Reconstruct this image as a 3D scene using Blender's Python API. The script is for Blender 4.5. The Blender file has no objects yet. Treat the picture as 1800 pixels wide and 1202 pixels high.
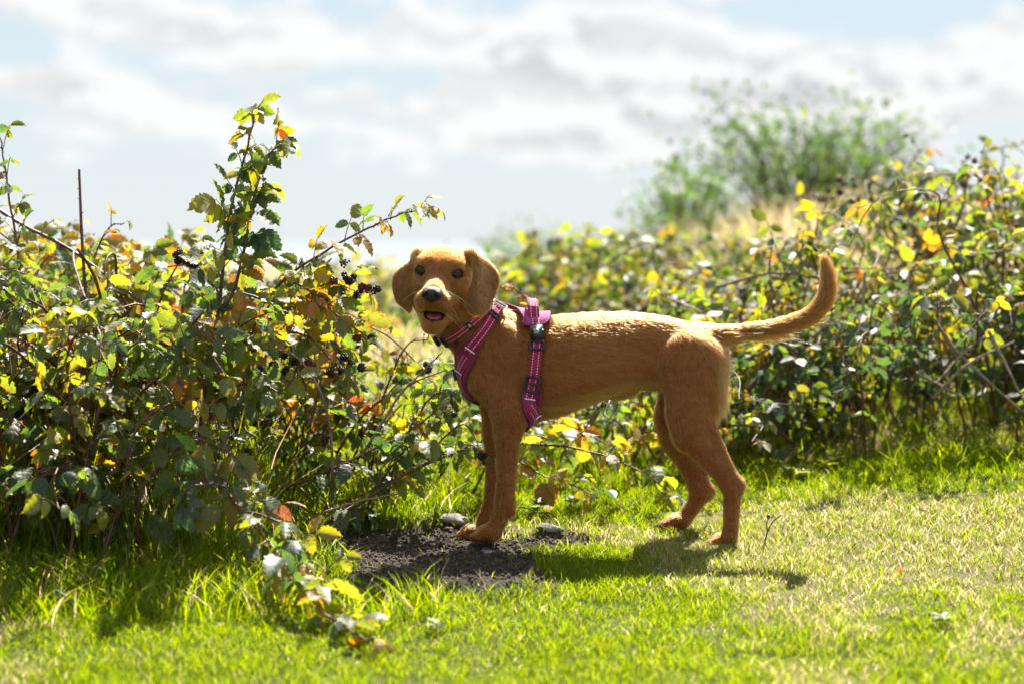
import bpy, bmesh, math, random
import numpy as np
from mathutils import Vector, Matrix, Quaternion

# ------------------------------------------------------------------ scene, camera, light
scene = bpy.context.scene
COL = scene.collection
F = 4250.0            # focal length in pixels of the 1800 px wide photograph (85 mm lens)
HZ = 425.0            # horizon row
CZ = 0.592            # camera height above the dog's ground
cam_d = bpy.data.cameras.new('camera')
cam = bpy.data.objects.new('camera', cam_d); COL.objects.link(cam)
cam.location = (0, 0, CZ); cam.rotation_euler = (math.radians(90), 0, 0)
cam_d.sensor_width = 36.0; cam_d.lens = 85.0
cam_d.shift_y = -(601.0 - HZ) / 1800.0
cam_d.clip_start = 0.05; cam_d.clip_end = 60000
cam_d.dof.use_dof = True; cam_d.dof.focus_distance = 4.72; cam_d.dof.aperture_fstop = 2.5
scene.camera = cam

SUN_EL, SUN_AZ = math.radians(55), math.radians(16)
sunvec = Vector((math.sin(SUN_AZ) * math.cos(SUN_EL), math.cos(SUN_AZ) * math.cos(SUN_EL), math.sin(SUN_EL)))
sun_d = bpy.data.lights.new('sun', 'SUN'); sun_d.energy = 5.0; sun_d.angle = math.radians(0.53); sun_d.color = (1.0, 0.94, 0.84)
sun = bpy.data.objects.new('sun', sun_d); COL.objects.link(sun)
sun.rotation_euler = (-sunvec).to_track_quat('-Z', 'Y').to_euler(); sun.location = (2, 12, 10)

scene.view_settings.view_transform = 'Standard'; scene.view_settings.look = 'None'
scene.view_settings.exposure = 1.7; scene.view_settings.gamma = 1.0; scene.view_settings.use_curve_mapping = False
scene.render.engine = 'CYCLES'
cy = scene.cycles
cy.use_denoising = True
cy.max_bounces = 8; cy.diffuse_bounces = 4; cy.glossy_bounces = 3; cy.transmission_bounces = 6; cy.transparent_max_bounces = 8
cy.sample_clamp_indirect = 6.0
cy.use_adaptive_sampling = True; cy.adaptive_threshold = 0.015
cy.caustics_reflective = False; cy.caustics_refractive = False

# ------------------------------------------------------------------ node helpers
class NT:
    def __init__(s, tree): s.t = tree; s.n = tree.nodes; s.l = tree.links
    def add(s, kind, **kw):
        n = s.n.new(kind)
        for k, v in kw.items():
            if k.startswith('i_'):
                s.set(n, k[2:].replace('__', ' '), v)
            else: setattr(n, k, v)
        return n
    def sock(s, n, key):
        return n.inputs[int(key)] if str(key).isdigit() else n.inputs[key]
    def set(s, n, key, v):
        i = s.sock(n, key)
        if isinstance(v, bpy.types.NodeSocket): s.l.new(v, i)
        else: i.default_value = v
    def math(s, op, a, b=0.0, c=None, clamp=False):
        n = s.n.new('ShaderNodeMath'); n.operation = op; n.use_clamp = clamp
        s.set(n, 0, a); s.set(n, 1, b)
        if c is not None: s.set(n, 2, c)
        return n.outputs[0]
    def vmath(s, op, a, b=None, sc=None):
        n = s.n.new('ShaderNodeVectorMath'); n.operation = op
        s.set(n, 0, a)
        if b is not None: s.set(n, 1, b)
        if sc is not None: s.set(n, 'Scale', sc)
        return n.outputs[0]
    def mix(s, f, a, b, blend='MIX'):
        n = s.n.new('ShaderNodeMix'); n.data_type = 'RGBA'; n.blend_type = blend; n.clamp_factor = True
        s.set(n, 0, f); s.set(n, 6, a); s.set(n, 7, b)
        return n.outputs[2]
    def ramp(s, f, stops, interp='LINEAR'):
        n = s.n.new('ShaderNodeValToRGB'); r = n.color_ramp; r.interpolation = interp
        while len(r.elements) < len(stops): r.elements.new(0.5)
        for e, (p, c) in zip(r.elements, stops):
            e.position = p; e.color = (c[0], c[1], c[2], 1) if not isinstance(c, (int, float)) else (c, c, c, 1)
        s.set(n, 0, f); return n.outputs[0]
    def noise(s, vec, scale, detail=3, rough=0.55, dist=0.0):
        n = s.n.new('ShaderNodeTexNoise'); n.inputs['Scale'].default_value = scale; n.inputs['Detail'].default_value = detail
        n.inputs['Roughness'].default_value = rough; n.inputs['Distortion'].default_value = dist
        if vec is not None: s.l.new(vec, n.inputs['Vector'])
        return n.outputs[0]
    def rng(s, v, a, b, c=0.0, d=1.0):
        n = s.n.new('ShaderNodeMapRange'); n.interpolation_type = 'SMOOTHSTEP'
        for i, x in enumerate((v, a, b, c, d)): s.set(n, i, x)
        return n.outputs[0]

# ------------------------------------------------------------------ sky with sunlit clouds
world = bpy.data.worlds.new('World'); scene.world = world; world.use_nodes = True
w = NT(world.node_tree); w.n.clear()
out = w.add('ShaderNodeOutputWorld'); bg = w.add('ShaderNodeBackground')
sky = w.add('ShaderNodeTexSky', sky_type='NISHITA', sun_disc=False, sun_elevation=SUN_EL, sun_rotation=SUN_AZ,
            air_density=1.0, dust_density=0.4, ozone_density=1.6, altitude=100.0)
tc = w.add('ShaderNodeTexCoord'); d = tc.outputs['Generated']
sx = w.add('ShaderNodeSeparateXYZ'); w.l.new(d, sx.inputs[0])
X, Y, Z = sx.outputs
wv = w.vmath('MULTIPLY', d, (1.0, 1.0, 1.9))
wv = w.vmath('ADD', wv, (3.31, 1.27, 0.4))
n1 = w.noise(wv, 19.0, 7, 0.58, 0.2)
wv2 = w.vmath('ADD', wv, (0.004, 0.0, 0.012))
n2 = w.noise(wv2, 19.0, 7, 0.58, 0.2)
az = w.math('ARCTAN2', X, Y)
el = w.math('ARCSINE', Z)
cov = n1
# cloud banks at the bearings where the photograph has them: px, py, half width, half height, weight
BANKS = [(420, 70, 330, 45, .22), (160, 170, 150, 36, .2), (560, 195, 330, 42, .2), (1000, 110, 260, 110, .25), (1250, 150, 230, 90, .22),
         (1480, 160, 260, 60, .2), (1760, 90, 150, 80, .25), (950, 240, 260, 40, .16), (1560, 250, 330, 60, .16), (60, 10, 120, 22, .12),
         (60, 95, 110, 32, -.22), (680, 125, 120, 26, -.14), (1570, 45, 130, 42, -.22), (1370, 20, 60, 22, -.15), (300, 345, 600, 50, -.22), (1000, 365, 500, 45, -.14), (870, 30, 60, 20, -.12)]
for (px, py, rx, ry, wt) in BANKS:
    a = w.math('DIVIDE', w.math('SUBTRACT', az, (px - 900) / F), rx / F)
    b = w.math('DIVIDE', w.math('SUBTRACT', el, (HZ - py) / F), ry / F)
    r2 = w.math('ADD', w.math('MULTIPLY', a, a), w.math('MULTIPLY', b, b))
    g = w.math('MULTIPLY', w.math('EXPONENT', w.math('MULTIPLY', r2, -1.0)), wt)
    cov = w.math('ADD', cov, g)
mask = w.rng(cov, 0.49, 0.61)
shade = w.math('SUBTRACT', n1, n2)
lit = w.rng(shade, -0.03, 0.02, 0.0, 1.0)
thick = w.rng(cov, 0.55, 0.85)
CLOUD = 6.0
cl_lit = (CLOUD, CLOUD * 1.0, CLOUD * 1.0, 1); cl_dk = (CLOUD * .68, CLOUD * .69, CLOUD * .71, 1)
ccol = w.mix(w.math('MULTIPLY', w.math('SUBTRACT', 1.0, lit), w.math('MULTIPLY_ADD', thick, 0.6, 0.4)), cl_lit, cl_dk)
# thin white haze low over the sea
hz = w.math('EXPONENT', w.math('MULTIPLY', w.math('MAXIMUM', Z, 0.0), -16.0))
scol = w.mix(w.math('MULTIPLY', hz, 0.62), w.mix(0.82, sky.outputs[0], (3.6, 4.3, 4.85, 1)), (5.15, 5.35, 5.45, 1))
w.l.new(w.mix(w.math('MULTIPLY', mask, 0.92), scol, ccol), bg.inputs[0])
bg.inputs[1].default_value = 0.052
w.l.new(bg.outputs[0], out.inputs[0])
# ------------------------------------------------------------------ general helpers
rs = np.random.RandomState(7)
random.seed(7)
def tag(o, label=None, cat=None, group=None, kind=None):
    if label: o['label'] = label
    if cat: o['category'] = cat
    if group: o['group'] = group
    if kind: o['kind'] = kind
    return o
def mesh_np(name, V, faces, mat=None, smooth=True, uv=None, col=None, colname='tint'):
    """faces: list of int arrays (n,3) or (n,4)."""
    me = bpy.data.meshes.new(name)
    V = np.asarray(V, np.float32)
    fs = [np.asarray(f, np.int32) for f in (faces if isinstance(faces, (list, tuple)) else [faces]) if len(f)]
    loops = np.concatenate([f.ravel() for f in fs]); sizes = np.concatenate([np.full(len(f), f.shape[1], np.int32) for f in fs])
    starts = np.concatenate([[0], np.cumsum(sizes)[:-1]]).astype(np.int32)
    me.vertices.add(len(V)); me.vertices.foreach_set('co', V.ravel())
    me.loops.add(len(loops)); me.loops.foreach_set('vertex_index', loops)
    me.polygons.add(len(sizes)); me.polygons.foreach_set('loop_start', starts)
    if smooth: me.polygons.foreach_set('use_smooth', np.ones(len(sizes), bool))
    if uv is not None:
        l = me.uv_layers.new(name='UVMap'); l.data.foreach_set('uv', np.asarray(uv, np.float32)[loops].ravel())
    if col is not None:
        a = me.color_attributes.new(colname, 'FLOAT_COLOR', 'POINT'); a.data.foreach_set('color', np.asarray(col, np.float32).ravel())
    me.update(calc_edges=True)
    me.validate()
    if mat: me.materials.append(mat)
    return me
def obj(name, me, parent=None, loc=None):
    o = bpy.data.objects.new(name, me); COL.objects.link(o)
    if parent: o.parent = parent
    if loc is not None: o.location = loc
    return o
def empty(name, loc=(0, 0, 0)):
    o = bpy.data.objects.new(name, None); COL.objects.link(o); o.location = loc; o.empty_display_size = 0.05
    return o
def W(px, py, Yd):
    """the point at photo pixel px, py and distance Yd (metres in front of the camera)"""
    return np.array([(px - 900) * Yd / F, Yd, CZ - (py - HZ) * Yd / F])
def sstep(a, b, x):
    t = np.clip((x - a) / (b - a), 0, 1); return t * t * (3 - 2 * t)
def vnoise(x, y, seed=0):
    """smooth value noise, numpy"""
    xi = np.floor(x).astype(np.int64); yi = np.floor(y).astype(np.int64); fx = x - xi; fy = y - yi
    def hsh(i, j):
        n = (i * 374761393 + j * 668265263 + seed * 1442695) & 0x7fffffff
        n = ((n ^ (n >> 13)) * 1274126177) & 0x7fffffff
        return ((n ^ (n >> 16)) & 0xffff) / 65535.0
    u = fx * fx * (3 - 2 * fx); v = fy * fy * (3 - 2 * fy)
    return (hsh(xi, yi) * (1 - u) + hsh(xi + 1, yi) * u) * (1 - v) + (hsh(xi, yi + 1) * (1 - u) + hsh(xi + 1, yi + 1) * u) * v
def mat_new(name):
    m = bpy.data.materials.new(name); m.use_nodes = True; t = NT(m.node_tree); t.n.clear()
    o = t.add('ShaderNodeOutputMaterial'); return m, t, o
def simple_mat(name, col, rough=0.6, spec=0.5, metal=0.0, bump=0.0, bscale=200, var=0.0, vscale=30):
    m, t, o = mat_new(name)
    p = t.add('ShaderNodeBsdfPrincipled'); p.inputs['Roughness'].default_value = rough; p.inputs['Specular IOR Level'].default_value = spec
    p.inputs['Metallic'].default_value = metal
    c = t.add('ShaderNodeTexCoord').outputs['Object']
    if var:
        n = t.noise(c, vscale, 4)
        t.set(p, 'Base Color', t.mix(n, [x * (1 - var) for x in col] + [1], [min(1, x * (1 + var)) for x in col] + [1]))
    else: p.inputs['Base Color'].default_value = (*col, 1)
    if bump:
        b = t.add('ShaderNodeBump'); b.inputs['Strength'].default_value = bump; b.inputs['Distance'].default_value = 0.002
        t.l.new(t.noise(c, bscale, 3), b.inputs['Height']); t.l.new(b.outputs[0], p.inputs['Normal'])
    t.l.new(p.outputs[0], o.inputs[0]); return m
def catmull(P, n):
    """n samples of a Catmull-Rom curve through the rows of P (any number of columns)"""
    P = np.asarray(P, float); Q = np.vstack([2 * P[0] - P[1], P, 2 * P[-1] - P[-2]])
    t = np.linspace(0, len(P) - 1 - 1e-9, n); i = t.astype(int); f = (t - i)[:, None]
    a, b, c, d_ = Q[i], Q[i + 1], Q[i + 2], Q[i + 3]
    return 0.5 * (2 * b + (c - a) * f + (2 * a - 5 * b + 4 * c - d_) * f ** 2 + (3 * b - a - 3 * c + d_) * f ** 3)
def tube_np(P, R, seg=6, cap=True):
    """tapered tube along P (n,3), radii R -> verts, quads"""
    P = np.asarray(P, float); n = len(P); R = np.broadcast_to(np.asarray(R, float), (n,))
    T = np.gradient(P, axis=0); T /= np.linalg.norm(T, axis=1)[:, None] + 1e-12
    ref = np.array([0, 0, 1.0]) if abs(T[0, 2]) < 0.9 else np.array([1.0, 0, 0])
    N = np.zeros_like(P); v = ref - T[0] * ref.dot(T[0]); v /= np.linalg.norm(v); N[0] = v
    for i in range(1, n):
        v = N[i - 1] - T[i] * N[i - 1].dot(T[i]); N[i] = v / (np.linalg.norm(v) + 1e-12)
    B = np.cross(T, N); a = np.arange(seg) * 2 * np.pi / seg
    V = P[:, None] + R[:, None, None] * (np.cos(a)[None, :, None] * N[:, None] + np.sin(a)[None, :, None] * B[:, None])
    V = V.reshape(-1, 3)
    i = np.arange(n - 1)[:, None] * seg; j = np.arange(seg)[None, :]; j2 = (j + 1) % seg
    Q = np.stack([i + j, i + j2, i + seg + j2, i + seg + j], -1).reshape(-1, 4)
    return V, Q
class Acc:
    """collects pieces of one mesh"""
    def __init__(s): s.V = []; s.T = []; s.Q = []; s.n = 0; s.C = []; s.U = []
    def add(s, V, F_, col=None, uv=None):
        F_ = np.asarray(F_); (s.Q if F_.shape[1] == 4 else s.T).append(F_ + s.n); s.V.append(V); s.n += len(V)
        if col is not None: s.C.append(np.broadcast_to(np.asarray(col, float), (len(V), 4)))
        if uv is not None: s.U.append(uv)
    def mesh(s, name, mat=None, smooth=True):
        fs = [np.concatenate(x) for x in (s.T, s.Q) if x]
        return mesh_np(name, np.concatenate(s.V), fs, mat, smooth, np.concatenate(s.U) if s.U else None, np.concatenate(s.C) if s.C else None)
# ------------------------------------------------------------------ terrain
SOIL_C = (-0.155, 4.60)
def soil_mask(x, y):
    """1 on the bare earth patch round the front paws"""
    a = (x - (-0.145)) / 0.24; b = (y - 4.635) / 0.33
    r = np.sqrt(a * a + b * b) + 0.55 * (vnoise(x * 9, y * 9, 3) - 0.5)
    a2 = (x - 0.07) / 0.14; b2 = (y - 4.775) / 0.085
    r2 = np.sqrt(a2 * a2 + b2 * b2) + 0.5 * (vnoise(x * 11, y * 11, 8) - 0.5)
    return 1 - sstep(0.82, 1.05, np.minimum(r, r2))
def dry_mask(x, y):
    """worn, straw coloured turf to the right"""
    n = vnoise(x * 2.1 + 5, y * 2.1, 21) * .55 + vnoise(x * 6, y * 6, 22) * .3 + vnoise(x * 15, y * 15, 23) * .15
    g = sstep(-0.1, 0.75, x + (4.4 - y) * 0.45)
    return sstep(0.53, 0.67, n * 0.85 + 0.255 * g) * .52
def ground(x, y):
    x = np.asarray(x, float); y = np.asarray(y, float)
    near = 0.12 * (np.minimum(y, 6.0) - 4.755)
    e = np.clip((y - 6.0) / 1.8, 0, 1); near = near + 0.12 * 1.8 * (e - e * e / 2) * (y > 6.0)
    z = near
    z = z - 0.42 * sstep(9.5, 40, y) - 0.004 * np.maximum(y - 40, 0)
    z = z - 55 * sstep(115, 900, y)
    # bank to the right behind the brambles
    z = z + 0.25 * np.exp(-((x - 1.25) / 0.95) ** 2) * sstep(6.0, 8.6, y) * (1 - sstep(14, 30, y))
    z = z + 0.06 * sstep(0.35, 1.4, x) * sstep(4.2, 5.6, y)
    amp = np.where(y < 12, 1, 0)
    z = z + amp * (0.022 * (vnoise(x * 2.2, y * 2.2, 1) - 0.5) + 0.012 * (vnoise(x * 7, y * 7, 2) - 0.5)) * sstep(0.0, 0.35, np.hypot((x - 0.05) * 0.45, (y - 4.8) * 1.2))
    m = soil_mask(x, y)
    bump = 0.010 * (vnoise(x * 30, y * 30, 5) - 0.5) + 0.006 * (vnoise(x * 75, y * 75, 6) - 0.5)
    zs = -0.006 + 0.045 * (y - 4.78)
    return z * (1 - m) + (zs + bump) * m

def grid_axis(segs):
    out_ = [segs[0][0]]
    for a, b, n in segs: out_ += list(np.linspace(a, b, n + 1)[1:])
    return np.array(out_)
gx = np.concatenate([-np.geomspace(9000, 4, 26), np.linspace(-3.4, -1.3, 22), np.linspace(-1.25, 1.3, 256), np.linspace(1.4, 3.4, 22), np.geomspace(4, 9000, 26)])
gy = np.concatenate([np.linspace(-2.0, 2.9, 14), np.linspace(3.0, 6.4, 341), np.linspace(6.5, 14, 70), np.geomspace(14.5, 9000, 70)])
GX, GY = np.meshgrid(gx, gy, indexing='ij')
GV = np.stack([GX, GY, ground(GX, GY)], -1).reshape(-1, 3)
nx, ny = GX.shape
ii, jj = np.meshgrid(np.arange(nx - 1), np.arange(ny - 1), indexing='ij')
GQ = np.stack([ii * ny + jj, (ii + 1) * ny + jj, (ii + 1) * ny + jj + 1, ii * ny + jj + 1], -1).reshape(-1, 4)
gc = np.zeros((len(GV), 4)); gc[:, 3] = 1
gc[:, 0] = soil_mask(GV[:, 0], GV[:, 1]); gc[:, 1] = dry_mask(GV[:, 0], GV[:, 1]); gc[:, 2] = sstep(6.5, 9, GV[:, 1])
m_ground, t, o = mat_new('turf_and_soil')
at = t.add('ShaderNodeVertexColor', layer_name='tint'); sp = t.add('ShaderNodeSeparateColor'); t.l.new(at.outputs[0], sp.inputs[0])
c = t.add('ShaderNodeTexCoord').outputs['Object']
thatch = t.ramp(t.noise(c, 60, 5, .65), [(.3, (.045, .065, .006)), (.55, (.105, .125, .012)), (.75, (.16, .15, .04))])
dry = t.ramp(t.noise(c, 80, 5, .65), [(.3, (.15, .12, .065)), (.55, (.30, .24, .145)), (.78, (.42, .35, .23))])
field = t.ramp(t.noise(c, 1.1, 6, .7), [(.3, (.10, .11, .04)), (.5, (.17, .16, .07)), (.7, (.25, .22, .12))])
soil = t.ramp(t.noise(c, 140, 6, .7), [(.25, (.012, .009, .007)), (.5, (.045, .034, .027)), (.75, (.13, .10, .082))])
cc = t.mix(sp.outputs[1], thatch, dry); cc = t.mix(sp.outputs[2], cc, field); cc = t.mix(sp.outputs[0], cc, soil)
p = t.add('ShaderNodeBsdfPrincipled'); p.inputs['Roughness'].default_value = 0.9; p.inputs['Specular IOR Level'].default_value = 0.25
t.l.new(cc, p.inputs['Base Color'])
b = t.add('ShaderNodeBump'); b.inputs['Strength'].default_value = 0.9; b.inputs['Distance'].default_value = 0.01
t.l.new(t.noise(c, 170, 6, .75), b.inputs['Height']); t.l.new(b.outputs[0], p.inputs['Normal']); t.l.new(p.outputs[0], o.inputs[0])
g_ob = obj('ground', mesh_np('ground', GV, GQ, m_ground, True, col=gc)); tag(g_ob, 'grassy ground sloping gently up to the brambles', kind='structure')

# sea on the horizon
m_sea, t, o = mat_new('sea_water')
p = t.add('ShaderNodeBsdfPrincipled'); p.inputs['Base Color'].default_value = (.17, .20, .235, 1); p.inputs['Roughness'].default_value = 0.85; p.inputs['Specular IOR Level'].default_value = .08
c = t.add('ShaderNodeTexCoord').outputs['Object']
b = t.add('ShaderNodeBump'); b.inputs['Strength'].default_value = 0.4; b.inputs['Distance'].default_value = 4.0
t.l.new(t.noise(c, .02, 4), b.inputs['Height']); t.l.new(b.outputs[0], p.inputs['Normal']); t.l.new(p.outputs[0], o.inputs[0])
S_ = 50000
so = obj('sea', mesh_np('sea', [(-S_, 600, -45), (S_, 600, -45), (S_, S_, -45), (-S_, S_, -45)], np.array([[0, 1, 2, 3]]), m_sea, False)); tag(so, 'pale blue sea along the horizon', kind='structure')
# ------------------------------------------------------------------ grass
m_grass, t, o = mat_new('grass_blades')
at = t.add('ShaderNodeVertexColor', layer_name='tint')
df = t.add('ShaderNodeBsdfPrincipled'); df.inputs['Roughness'].default_value = .42; df.inputs['Specular IOR Level'].default_value = .22
t.l.new(at.outputs[0], df.inputs['Base Color'])
tr = t.add('ShaderNodeBsdfTranslucent')
hs = t.add('ShaderNodeHueSaturation'); hs.inputs['Saturation'].default_value = 1.12; hs.inputs['Value'].default_value = 2.85; hs.inputs['Hue'].default_value = .488
t.l.new(at.outputs[0], hs.inputs['Color']); t.l.new(hs.outputs[0], tr.inputs['Color'])
mx = t.add('ShaderNodeMixShader'); mx.inputs[0].default_value = .6
t.l.new(df.outputs[0], mx.inputs[1]); t.l.new(tr.outputs[0], mx.inputs[2]); t.l.new(mx.outputs[0], o.inputs[0])
GREEN = np.array([[.090, .145, .003], [.125, .175, .004], [.160, .190, .005], [.058, .105, .005]])
STRAW = np.array([[.31, .25, .165], [.24, .19, .12], [.36, .30, .21], [.18, .135, .085]])
def blades(name, x, y, h, wd, lean, dryness, seed, segs=2, fwd=None, base=None):
    """a mesh of curved tapering blades rooted at x, y on the ground"""
    r = np.random.RandomState(seed); n = len(x)
    z = ground(x, y) - 0.003 if base is None else base
    a = r.uniform(0, 2 * np.pi, n); ld = np.stack([np.cos(a), np.sin(a)], 1)
    if fwd is not None: ld = ld + fwd; ld /= np.linalg.norm(ld, axis=1)[:, None] + 1e-9
    f = r.uniform(0, 2 * np.pi, n); side = np.stack([np.cos(f), np.sin(f), np.zeros(n)], 1)
    lv = lean * r.uniform(.25, 1.3, n) * h
    ts = np.linspace(0, 1, segs + 2)
    rows = []
    for k, tt in enumerate(ts):
        bend = tt ** 1.8
        c = np.stack([x + ld[:, 0] * lv * bend, y + ld[:, 1] * lv * bend, z + h * (tt - 0.35 * bend * np.clip(lean, 0, 1) * .8)], 1)
        ww = wd * (1 - tt) ** .7 * .5 if k else wd * .36
        if k == len(ts) - 1: rows.append(c[:, None])
        else: rows.append(np.stack([c - side * (np.ones(n) * ww)[:, None], c + side * (np.ones(n) * ww)[:, None]], 1))
    V = np.concatenate(rows, 1); k = V.shape[1]
    bi = np.arange(n)[:, None] * k
    q = np.concatenate([bi + np.array([2 * s_, 2 * s_ + 1, 2 * s_ + 3, 2 * s_ + 2]) for s_ in range(segs)]) if segs else np.zeros((0, 4), int)
    tri = bi + np.array([k - 3, k - 2, k - 1])
    isdry = r.rand(n) < dryness
    pick = r.randint(0, 4, n)
    colr = np.where(isdry[:, None], STRAW[pick], GREEN[pick]) * r.uniform(.75, 1.3, n)[:, None]
    C4 = np.ones((n, k, 4)); C4[:, :, :3] = colr[:, None]
    return mesh_np(name, V.reshape(-1, 3), [q, tri], m_grass, True, col=C4.reshape(-1, 4))

def scatter(n, x0, x1, y0, y1, seed):
    r = np.random.RandomState(seed); return r.uniform(x0, x1, n), r.uniform(y0, y1, n), r
# short turf, denser near the camera axis
x, y, r = scatter(600000, -1.75, 1.75, 3.35, 6.3, 11)
keep = np.abs(x) < 0.235 * y + 0.32
clump = vnoise(x * 38, y * 38, 31) * .6 + vnoise(x * 11, y * 11, 32) * .4
dm = dry_mask(x, y); sm = soil_mask(x, y)
prob = (0.25 + 1.1 * clump) * (1 - 0.985 * sm) * (1 - .12 * dm)
keep &= r.rand(len(x)) < prob * 1.1
x, y, clump, dm = x[keep], y[keep], clump[keep], dm[keep]
h = (0.009 + 0.021 * clump) * r.uniform(.6, 1.35, len(x)) * (1 - .12 * dm)
longer = sstep(5.0, 5.6, y) + sstep(.0, -.9, x) * sstep(4.2, 4.9, y)
h *= 1 + .5 * longer
me = blades('lawn', x, y, h, r.uniform(.0013, .0030, len(x)), 0.75, 0.03 + 0.62 * dm, 12, 1)
tag(obj('lawn_grass', me), 'short bright green turf with worn straw patches', 'grass', kind='stuff')
print('turf blades', len(x))
# long grass fringing the soil and under the brambles
def fringe(n, x0, x1, y0, y1, hmin, hmax, seed, dens=None, dryness=.1, wd=(.002, .0045), lean=.8):
    x, y, r = scatter(n, x0, x1, y0, y1, seed)
    c = vnoise(x * 16, y * 16, seed) * .7 + vnoise(x * 50, y * 50, seed + 1) * .3
    k = r.rand(n) < c * 1.3
    if dens is not None: k &= r.rand(n) < dens(x, y)
    x, y, c = x[k], y[k], c[k]
    return blades('blades', x, y, (hmin + (hmax - hmin) * c) * r.uniform(.6, 1.2, len(x)), r.uniform(*wd, len(x)), lean, dryness, seed + 2, 2)
me = fringe(26000, -1.6, -.12, 4.15, 5.4, .03, .12, 41, lambda x, y: (1 - soil_mask(x, y)) * sstep(4.1, 4.5, y + .25 * vnoise(x * 5, y * 5, 40)))
tag(obj('long_grass', me), 'long grass growing under the left brambles', 'grass', kind='stuff')
me = fringe(14000, -.4, 1.7, 4.95, 6.6, .03, .13, 51, lambda x, y: sstep(5.15, 5.6, y + .1 * np.maximum(x, 0)))
tag(obj('verge_grass', me), 'taller soft grass along the foot of the right brambles', 'grass', kind='stuff')
me = fringe(2600, -.5, .35, 4.2, 4.95, .02, .06, 55, lambda x, y: sstep(.02, .3, soil_mask(x, y)) * (1 - sstep(.5, .95, soil_mask(x, y))))
tag(obj('soil_edge_grass', me), 'sparse blades of grass round the bare soil', 'grass', kind='stuff')
me = fringe(3000, -1.25, -.48, 4.55, 5.3, .12, .40, 58, None, .15, (.002, .0045), .6)
tag(obj('bramble_grass', me), 'tall grass stalks growing up through the left brambles', 'grass', kind='stuff')
# the field beyond, dry grass heads
x, y, r = scatter(90000, -4.5, 4.5, 6.4, 16, 61)
k = (np.abs(x) < .25 * y + .5); x, y = x[k], y[k]
me = blades('field', x, y, r.uniform(.03, .13, len(x)), r.uniform(.003, .007, len(x)), .6, np.clip(.8 + .5 * (vnoise(x * .8, y * .8, 62) - .5), 0, 1), 63, 1)
tag(obj('field_grass', me), 'pale out of focus field grass beyond the brambles', 'grass', kind='stuff')
# tall straw on the bank to the right
x, y, r = scatter(60000, .1, 4.2, 7.6, 11.5, 71)
k = r.rand(len(x)) < (vnoise(x * 2.2, y * 2.2, 72) * .7) * sstep(.1, .7, x); x, y = x[k], y[k]
me = blades('straw', x, y, r.uniform(.10, .32, len(x)), r.uniform(.002, .005, len(x)), .5, .78, 73, 2)
tag(obj('bank_grass', me), 'tall straw coloured grass on the bank behind the brambles', 'grass', kind='stuff')
# ------------------------------------------------------------------ bramble leaves, canes, berries
def leaflet(rows, cols, seed, wid=.38, serr=.05, droop=.3, fold=.16, curl=0.0):
    """one toothed, pleated leaflet of length 1 along +x, normal +z"""
    r = np.random.RandomState(seed); v = np.linspace(0, 1, rows); u = np.linspace(-1, 1, cols)
    w_ = wid * 2.5 * v ** .55 * (1 - v) ** .85; w_[0] = .012; w_[-1] = .004
    V = np.zeros((rows, cols, 3)); asym = r.uniform(-.08, .08)
    for i in range(rows):
        tooth = serr * ((i % 2) - .5) * (0 < i < rows - 1)
        for j in range(cols):
            e = abs(u[j]) == 1
            hw = w_[i] * (1 + asym * u[j]) + (tooth if e else 0)
            x_ = v[i] + (.05 * abs(u[j]) * (1 - v[i]) + (.02 * (i % 2) if e else 0))
            z_ = fold * abs(u[j]) * w_[i] / wid * .5 + .028 * math.sin(v[i] * 26 - abs(u[j]) * 2.6) * abs(u[j]) * (cols > 3) - droop * v[i] ** 2 * .55 - curl * abs(u[j]) ** 2 * w_[i]
            V[i, j] = (x_ * (1 - .12 * droop * v[i]), hw * u[j], z_ + r.normal(0, .008))
    q = np.array([[i * cols + j, (i + 1) * cols + j, (i + 1) * cols + j + 1, i * cols + j + 1] for i in range(rows - 1) for j in range(cols - 1)])[:, ::-1]
    uv = np.stack(np.meshgrid(v, u * .5 + .5, indexing='ij'), -1).reshape(-1, 2)[:, ::-1]
    return V.reshape(-1, 3), q[:, ::-1], uv
FINE = [leaflet(14, 5, 100 + i, wid=.265 + .025 * (i % 3), droop=.2 + .2 * (i % 4), fold=(.22, .05, .35, .12)[i % 4], curl=(0, .25, -.1, .5)[(i // 2) % 4]) for i in range(8)]
COARSE = [leaflet(6, 3, 200 + i, wid=.30, serr=.03, droop=.1 + .16 * (i % 4), fold=(.25, .05, .4, .1)[i % 4]) for i in range(6)]
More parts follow.
